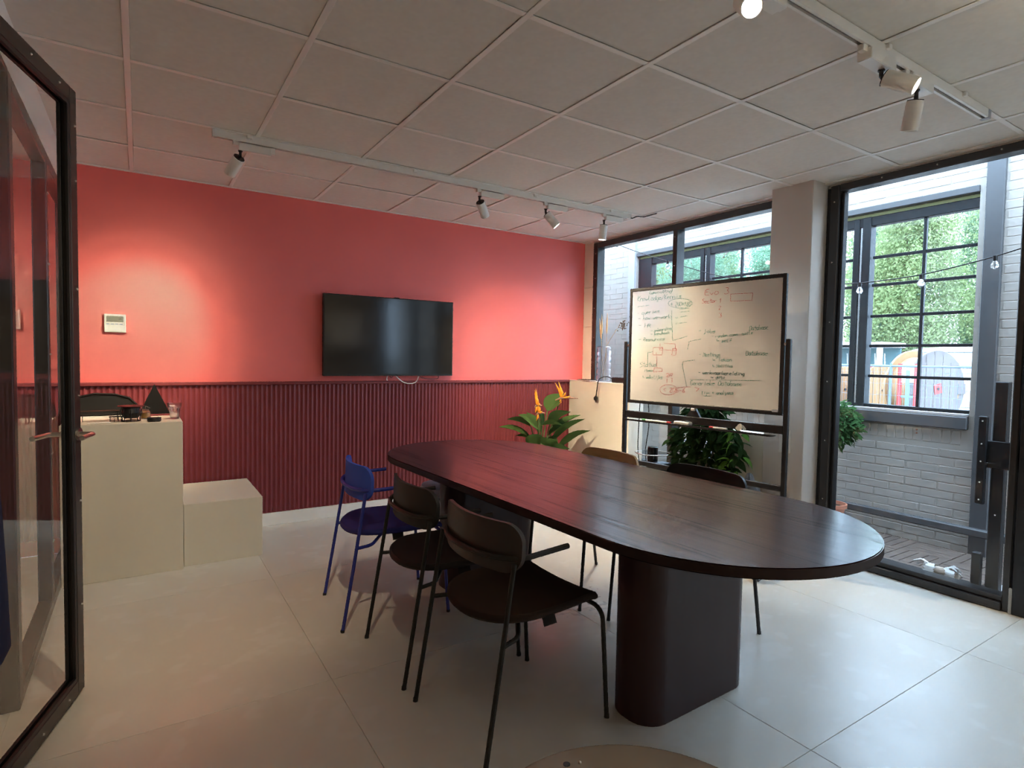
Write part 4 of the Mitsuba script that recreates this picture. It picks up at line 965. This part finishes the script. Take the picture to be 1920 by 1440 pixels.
part(aj, 'glass', lathe([(0, 0), (.024, 0), (.027, .004), (.027, .042), (.021, .052), (.021, .062), (.0185, .062), (.0185, .052), (.0245, .041), (.0245, .005), (0, .004)], 28), 'm_glass', 30)
part(aj, 'contents', cyl(.0238, .0052, .036, 24), 'm_amber', 30)
part(aj, 'clasp', tube(bend([(.0, -.022, .06), (0, -.01, .08), (.025, .0, .066)], .005), .0014, 6), 'm_chrome', True)
dg = thing('drinking_glass', 'clear faceted drinking glass at the right end of the cabinet', 'glass', (.215, .02, ZC))
def facet(r0, r1, z0, z1, n=9, sub=4):
    pass
N = 54
def ring(r, z, fac): return [(r * (1 - fac * abs(math.sin(4.5 * a))) * math.cos(a), r * (1 - fac * abs(math.sin(4.5 * a))) * math.sin(a), z) for a in np.arange(N) * 2 * math.pi / N]
rs = [(.0005, 0, 0), (.023, 0, .05), (.026, .004, .07), (.030, .05, .07), (.034, .07, .06), (.0375, .074, .0), (.040, .100, 0), (.039, .101, 0), (.0362, .076, 0), (.031, .066, 0), (.0265, .04, 0), (.021, .010, 0), (.0005, .008, 0)]
v = np.array([p for r, z, fc in rs for p in ring(r, z, fc)]); f = []
for a in range(len(rs) - 1):
    for j in range(N):
        q = (a * N + j, a * N + (j + 1) % N, (a + 1) * N + (j + 1) % N, (a + 1) * N + j); f += [(q[0], q[1], q[2]), (q[0], q[2], q[3])]
part(dg, 'glass', trimesh.Trimesh(v, f, process=False), 'm_glass', 25)
solo('cable_coil', join(*[tube([((.030 + .003 * (k % 2)) * math.cos(a), (.022 + .002 * (k % 3)) * math.sin(a) + .002 * k, .005 + .005 * k + .001 * math.sin(3 * a)) for a in np.linspace(0, 2 * math.pi, 28)[:-1]], .0045, 8, closed=True) for k in range(4)]), 'm_black', True,
     'coil of black cable on the cabinet beside the drinking glass', 'cable', loc=(.105, -.095, ZC))
solo('red_tray', join(bbox(-.075, .075, -.025, .025, 0, .004, .001), bbox(-.075, .075, .022, .026, 0, .012, .001), bbox(-.075, .075, -.026, -.022, 0, .012, .001)), 'm_maroon', False, 'shallow dark red tray behind the drinking glass', 'tray', loc=(.155, .30, ZC))
for i, (x, y, a, c) in enumerate(((-.165, -.085, 14, 'm_white'), (-.15, -.115, 2, 'm_paper'))):
    solo('stick', bbox(-.055, .055, -.004, .004, 0, .006, .001), c, False, ('white stick lying on the cabinet near the door, rear one', 'pale wooden stick lying on the cabinet edge near the door, front one')[i], 'stick', loc=(x, y, ZC), rz=a)
# coat
ct = thing('coat', 'dark navy coat hanging at the left edge beside the open door', 'coat', (XL + .01, -2.19, 0))
zz = np.linspace(.45, 1.42, 26); rings = []
for z in zz:
    u = (z - .45) / .97
    rx, ry = .070 + .028 * (1 - u), (.11 + .05 * (1 - u)) * (1 - .55 * max(0, u - .8) / .2)
    if u < .06: rx *= .55 + 7 * u; ry *= .7 + 5 * u
    rings.append([(rx * (1 + .10 * math.sin(5 * a + 3 * u)) * math.cos(a) - .0, ry * (1 + .07 * math.sin(7 * a + u * 2)) * math.sin(a), z) for a in np.arange(40) * 2 * math.pi / 40])
v = np.array(rings).reshape(-1, 3); n = 40; f = []
for a in range(len(zz) - 1):
    for j in range(n):
        q = (a * n + j, a * n + (j + 1) % n, (a + 1) * n + (j + 1) % n, (a + 1) * n + j); f += [(q[0], q[1], q[2]), (q[0], q[2], q[3])]
v = np.vstack([v, [[.0, 0, .45], [.0, 0, 1.42]]])
for j in range(n): f += [(len(v) - 2, (j + 1) % n, j), (len(v) - 1, (len(zz) - 1) * n + j, (len(zz) - 1) * n + (j + 1) % n)]
part(ct, 'body', trimesh.Trimesh(v, f, process=False), 'm_navy', True)
part(ct, 'hanging_loop', tube([(.0, 0, 1.41), (.03, 0, 1.47), (.045, 0, 1.525)], .004, 6), 'm_navy', True)
solo('coat_hook', tube(bend([(XL + .02, -2.19, 1.53), (XL + .06, -2.19, 1.51), (XL + .06, -2.19, 1.54)], .01), .005, 8), 'm_black', True, 'small black hook holding the navy coat', 'hook')

# ================================================================== OUTSIDE THE GLASS
gp = thing('gate_post', 'black steel post with a broad cross plate outside the right window', 'gate')
part(gp, 'post', bbox(4.10, 4.15, -2.942, -2.878, .0, 1.235, .004), 'm_black')
part(gp, 'cross_plate', bbox(4.085, 4.10, -3.60, -2.845, .745, .90, .003), 'm_black')
part(gp, 'clamp_plate', bbox(4.06, 4.085, -2.866, -2.822, .535, 1.038, .005), 'm_black')
part(gp, 'foot_plate', bbox(4.06, 4.10, -2.866, -2.822, .035, .252, .004), 'm_black')
part(gp, 'base_plate', bbox(4.06, 4.30, -3.02, -2.86, -.004, .035, .003), 'm_grey_light')
for z in (.56, .66, .78, .88, 1.01): part(gp, 'screw', {**SCR, 'to_world': T().translate([4.058, -2.844, z])}, None)
part(gp, 'screw', {**SCR, 'to_world': T().translate([4.098, -2.91, .48])}, None)
rg = thing('rag_log', 'wooden log wrapped in torn white cloth on the outer threshold', 'log', (4.125, -2.655, .036), 0)
part(rg, 'log', mv(cyl(.030, -.085, .085, 20), rx=90, z=.030), 'm_logwood', 30)
def torn(y0, w, seed):
    rr_ = random.Random(seed); v, f = [], []; n = 26
    for k in range(n):
        a = -.9 + 4.9 * k / (n - 1); j = rr_.uniform(-.008, .008)
        r = .0325 + rr_.uniform(0, .006) + (.02 * max(0, k - n + 6) / 5)
        for s in (-1, -.3, .3, 1): v.append((r * math.cos(a), y0 + s * w + j + rr_.uniform(-.006, .006), .030 + r * math.sin(a) + .004 * abs(s)))
    for k in range(n - 1):
        for j in range(3):
            q = (k * 4 + j, k * 4 + j + 1, (k + 1) * 4 + j + 1, (k + 1) * 4 + j); f += [q[:3], (q[0], q[2], q[3])]
    return trimesh.Trimesh(v, f, process=False)
for i, y in enumerate((.05, -.055)):
    part(rg, 'wrapped_cloth', torn(y, .026, i), 'm_rag', True)
    for j in range(5):
        r0 = random.Random(i * 9 + j); a = V(0, y + .02, .062)
        e = a + V(r0.uniform(-.04, .04), (.05 if i == 0 else -.06) + r0.uniform(-.04, .03), r0.uniform(-.03, .015))
        m = tube([a, (a + e) / 2 + V(0, 0, .014), e], [.008, .010, .003], 5); m.vertices[:, 0] *= 1.0
        part(rg, 'torn_strip', m, 'm_rag', False)
# string of lights
sp = [(4.5, 1.6, 2.95), (4.5, .925, 2.69), (4.5, .684, 2.605), (4.5, .328, 2.46), (4.5, -.061, 2.32), (4.5, -.567, 2.14), (4.5, -1.2, 1.96), (4.5, -1.921, 1.915), (4.5, -2.319, 1.93), (4.5, -2.72, 2.00), (4.5, -3.2, 2.13), (4.5, -4.2, 2.55)]
sg = thing('string_lights', 'string of clear bulbs hanging across the passage outside', 'string lights')
part(sg, 'cord', tube(bend(sp, .15, 4), .004, 6), 'm_black', True)
for k in (2, 4, 7, 8, 9, 10):
    x, y, z = sp[k]
    b = part(sg, 'bulb', mv(lathe([(0, -.078), (.012, -.075), (.021, -.06), (.022, -.05), (.012, -.030), (.011, -.022), (0, -.022)], 20), x, y, z), 'm_glass', 30)
    part(b, 'bulb_socket', mv(cyl(.013, -.026, .006, 16), x=x, y=y, z=z), 'm_black', 30)

# ================================================================== THE SITE BEYOND THE BRICK WALL
solo('ground', box(5.25, 90, -60, 90, -.25, -.05), 'm_ground', False, 'pale bare ground of the building site beyond the brick wall', 'ground', kind='structure')
fe = thing('wire_fence', 'steel wire mesh fence panels in front of the cable reels', 'fence')
def bar(a, b, r): return tube([a, b], r, 5)
part(fe, 'top_rail', bar((11, -3, 1.31), (11, 8, 1.31), .021), 'm_bluegrey', True)
for y in (-2.8, .75, 4.3, 7.9): part(fe, 'post', bar((11, y, -.05), (11, y, 1.36), .021), 'm_bluegrey', True)
part(fe, 'wire_mesh', join(*[bar((11, y, .15), (11, y, 1.30), .0022) for y in np.arange(-3, 8, .06)], *[bar((11, -3, z), (11, 8, z), .0022) for z in np.arange(.2, 1.3, .2)]), 'm_bluegrey', kind='stuff', label='fine wire mesh')
def reel(label, c, R, n, wid, face, drum, hub):
    k = thing('cable_reel', label, 'cable reel', (c[0], c[1], R - .05), math.degrees(math.atan2(n[1], n[0])))
    def disc(x, t, m): return part(k, 'flange', mv(lathe([(0, 0), (R - .01, 0), (R, .01), (R, t - .01), (R - .01, t), (0, t)], 48), ry=90, x=x), m, 30)
    disc(-.06, .06, face); disc(-wid - .06, .06, drum)
    part(k, 'drum', mv(lathe([(0, 0), (R * .82, 0), (R * .82, wid), (0, wid)], 40), ry=90, x=-wid), drum, 30)
    for j in range(7):
        w = 2 * R / 7 - .012; y = (j - 3) * 2 * R / 7; h = 2 * math.sqrt(max(.02, R * R - (abs(y) + w / 2) ** 2)) 
        part(k, 'plank', box(0, .022, y - w / 2, y + w / 2, -h / 2 + .02, h / 2 - .02), face)
    if hub: part(k, 'hub_plate', mv(bbox(.02, .035, -.11, .11, -.11, .11, .004), rx=12), 'm_red_white', label='square red hub plate')
    part(k, 'hub_hole', mv(cyl(.035, 0, .004, 16), ry=90, x=.036), 'm_black', 30)
    return k
reel('large weathered wooden cable reel with a red square hub, at right', (15, 1.58), .86, (-.27, -.96), .55, 'm_reel_grey', 'm_reel_orange', True)
reel('orange-brown wooden cable reel in the middle behind the fence', (17, 3.62), .69, (-.45, -.89), .25, 'm_reel_orange', 'm_red_white', False)
reel('grey and yellow cable reel half hidden behind the red barrier', (18.6, 3.15), .72, (-.30, -.95), .30, 'm_reel_orange', 'm_bluegrey', False)
reel('leftmost orange cable reel seen past the bay tree', (17, 4.62), .66, (-.50, -.87), .3, 'm_reel_orange', 'm_red_white', False)
ba = thing('barrier', 'red and white site barrier gate in front of the reels', 'barrier')
for y in (1.90, 1.60 - .02): part(ba, 'post', bbox(13.97, 14.03, y - .035, y + .035, -.05, 1.36, .004), 'm_red_white')
part(ba, 'arch_board', mv(extr(Polygon([(-.13, 0), (.13, 0), (.13, .36), (.09, .42), (0, .445), (-.09, .42), (-.13, .36)]), -.015, .015), rx=90, rz=90, x=14, y=1.74, z=.95), 'm_site_white')
part(ba, 'middle_post', bbox(13.98, 14.02, 1.70, 1.78, -.05, 1.22, .004), 'm_bluegrey')
for z in (.25, .62): part(ba, 'crossbar', bbox(13.985, 14.015, 1.56, 1.92, z, z + .05, .003), 'm_bluegrey')
va = thing('site_cabin', 'low white site cabin with a curved roof at right', 'cabin')
part(va, 'body', bbox(23, 25, 2.6, 5.45, -.05, 1.80, .03), 'm_site_white')
part(va, 'roof', mv(extr(Polygon([(-1.45, 0)] + [(1.45 * math.sin(t), .16 * math.cos(t) ** .8 + .02) for t in np.linspace(-1.5, 1.5, 20)] + [(1.45, 0)]), 0, 2.1), rx=90, rz=90, x=22.95, y=4.02, z=1.80), 'm_site_white', 30)
for z in (.5, .8, 1.1, 1.4): part(va, 'rib', box(22.97, 23.01, 2.7, 5.4, z, z + .03), 'm_grey_light')
sh = thing('shelter', 'white framed shelter with a dark teal interior at left', 'shelter')
for y in (6.0, 7.5, 9.0): part(sh, 'post', bbox(22, 22.14, y, y + .16, -.05, 2.0, .01), 'm_site_white')
part(sh, 'roof', bbox(21.9, 23.6, 5.9, 9.3, 1.96, 2.14, .02), 'm_site_white')
part(sh, 'back_panel', box(23.4, 23.5, 6.0, 9.2, -.05, 1.96), 'm_teal')
for k in range(9): part(sh, 'scaffold_tube', bar((22.9, 6.2 + .33 * k, .0), (22.9, 6.3 + .33 * k, 1.75), .025), 'm_site_white', True)
tf = thing('panel_fence', 'teal slatted fence with white posts between shelter and cabin', 'fence')
part(tf, 'rail', box(24, 24.05, 5.6, 10.1, 1.60, 1.66), 'm_site_white')
for k in range(22):
    y = 5.65 + .21 * k
    part(tf, 'slat', box(24.02, 24.05, y, y + .12, .0, 1.6), 'm_teal')
for k in range(6): part(tf, 'post', bbox(23.95, 24.02, 5.6 + .85 * k, 5.66 + .85 * k, -.05, 1.76, .005), 'm_site_white')
# trees
def crown(seed, n):
    r = np.random.default_rng(seed); C0 = []
    while len(C0) < 95:
        p = r.uniform(-1, 1, 3)
        if .25 < np.linalg.norm(p) < 1: C0.append(p * V(1, 1, 1) * (1 + .15 * r.normal()))
    C0 = np.array(C0); v, f = [], []
    S = V(2.25, 2.25, 4.5)
    P = (C0[r.integers(0, len(C0), n)] + r.normal(0, .115, (n, 3))) * S
    a = r.normal(0, 1, (n, 3)); a /= np.linalg.norm(a, axis=1)[:, None]
    b = np.cross(a, r.normal(0, 1, (n, 3))); b /= np.linalg.norm(b, axis=1)[:, None]
    s = r.uniform(.045, .09, (n, 1))
    q = np.stack([P - a * s, P + b * s * .6, P + a * s, P - b * s * .6], 1).reshape(-1, 3)
    k = np.arange(n)[:, None] * 4
    return trimesh.Trimesh(q, np.vstack([k + [0, 1, 2], k + [0, 2, 3]]), process=False)
CR = [mikit.ply(crown(s, 34000), None) for s in (1, 2, 3)]
rng = random.Random(31)
TREES = [(28, 2.0 + 5.8 * k, (9.0, 9.6, 8.8, 9.4, 9.0, 9.7)[k]) for k in range(6)] + [(33.5, 5.0 + 5.9 * k, (10.4, 11, 10.2, 11.2, 10.6, 11)[k]) for k in range(6)] + [(39.5, 2.5 + 6 * k, 12.5) for k in range(6)]
DESC = ['bright leafy tree at the right end of the front tree row', 'light green tree behind the white site cabin', 'yellowish green tree behind the teal panel fence', 'full green tree behind the white shelter', 'pale green tree left of the shelter', 'light green tree seen above the whiteboard, front row'] + \
       [f'{a} tree in the middle row, {b}' for a, b in (('mid green', 'right end'), ('pale green', 'behind the site cabin'), ('fresh green', 'behind the shelter'), ('yellow-green', 'left of the shelter'), ('light green', 'above the whiteboard'), ('green', 'left end'))] + \
       [f'tall tree at the back, {b}' for b in ('right end', 'above the site cabin', 'above the shelter', 'left of the shelter', 'above the whiteboard', 'left end')]
for i, (x, y, h) in enumerate(TREES):
    k = thing('tree', DESC[i], 'tree', (x, y, -.05), group='trees beyond the building site')
    part(k, 'trunk', tube([(0, 0, 0), (.1, .1, h * .35), (0, .2, h * .8)], [.20, .14, .04], 8), 'm_trunk', True)
    for b in range(4):
        a = rng.uniform(0, 6.28)
        part(k, 'branch', tube([(.05, .1, h * (.3 + .12 * b)), (1.1 * math.cos(a), 1.1 * math.sin(a), h * (.42 + .12 * b)), (1.9 * math.cos(a), 1.9 * math.sin(a), h * (.5 + .12 * b))], [.07, .045, .012], 6), 'm_trunk', True)
    c = CR[i % 3]
    m = ('m_tree_a', 'm_tree_b', 'm_tree_c')[(i * 2 + i // 3) % 3]
    zc = h * .53
    part(k, 'foliage', {**c, 'bsdf': {'type': 'ref', 'id': m}, 'to_world': T().translate([0, 0, zc]).rotate([0, 0, 1], 47 * i).scale([1, 1, h / 9.4])}, None)
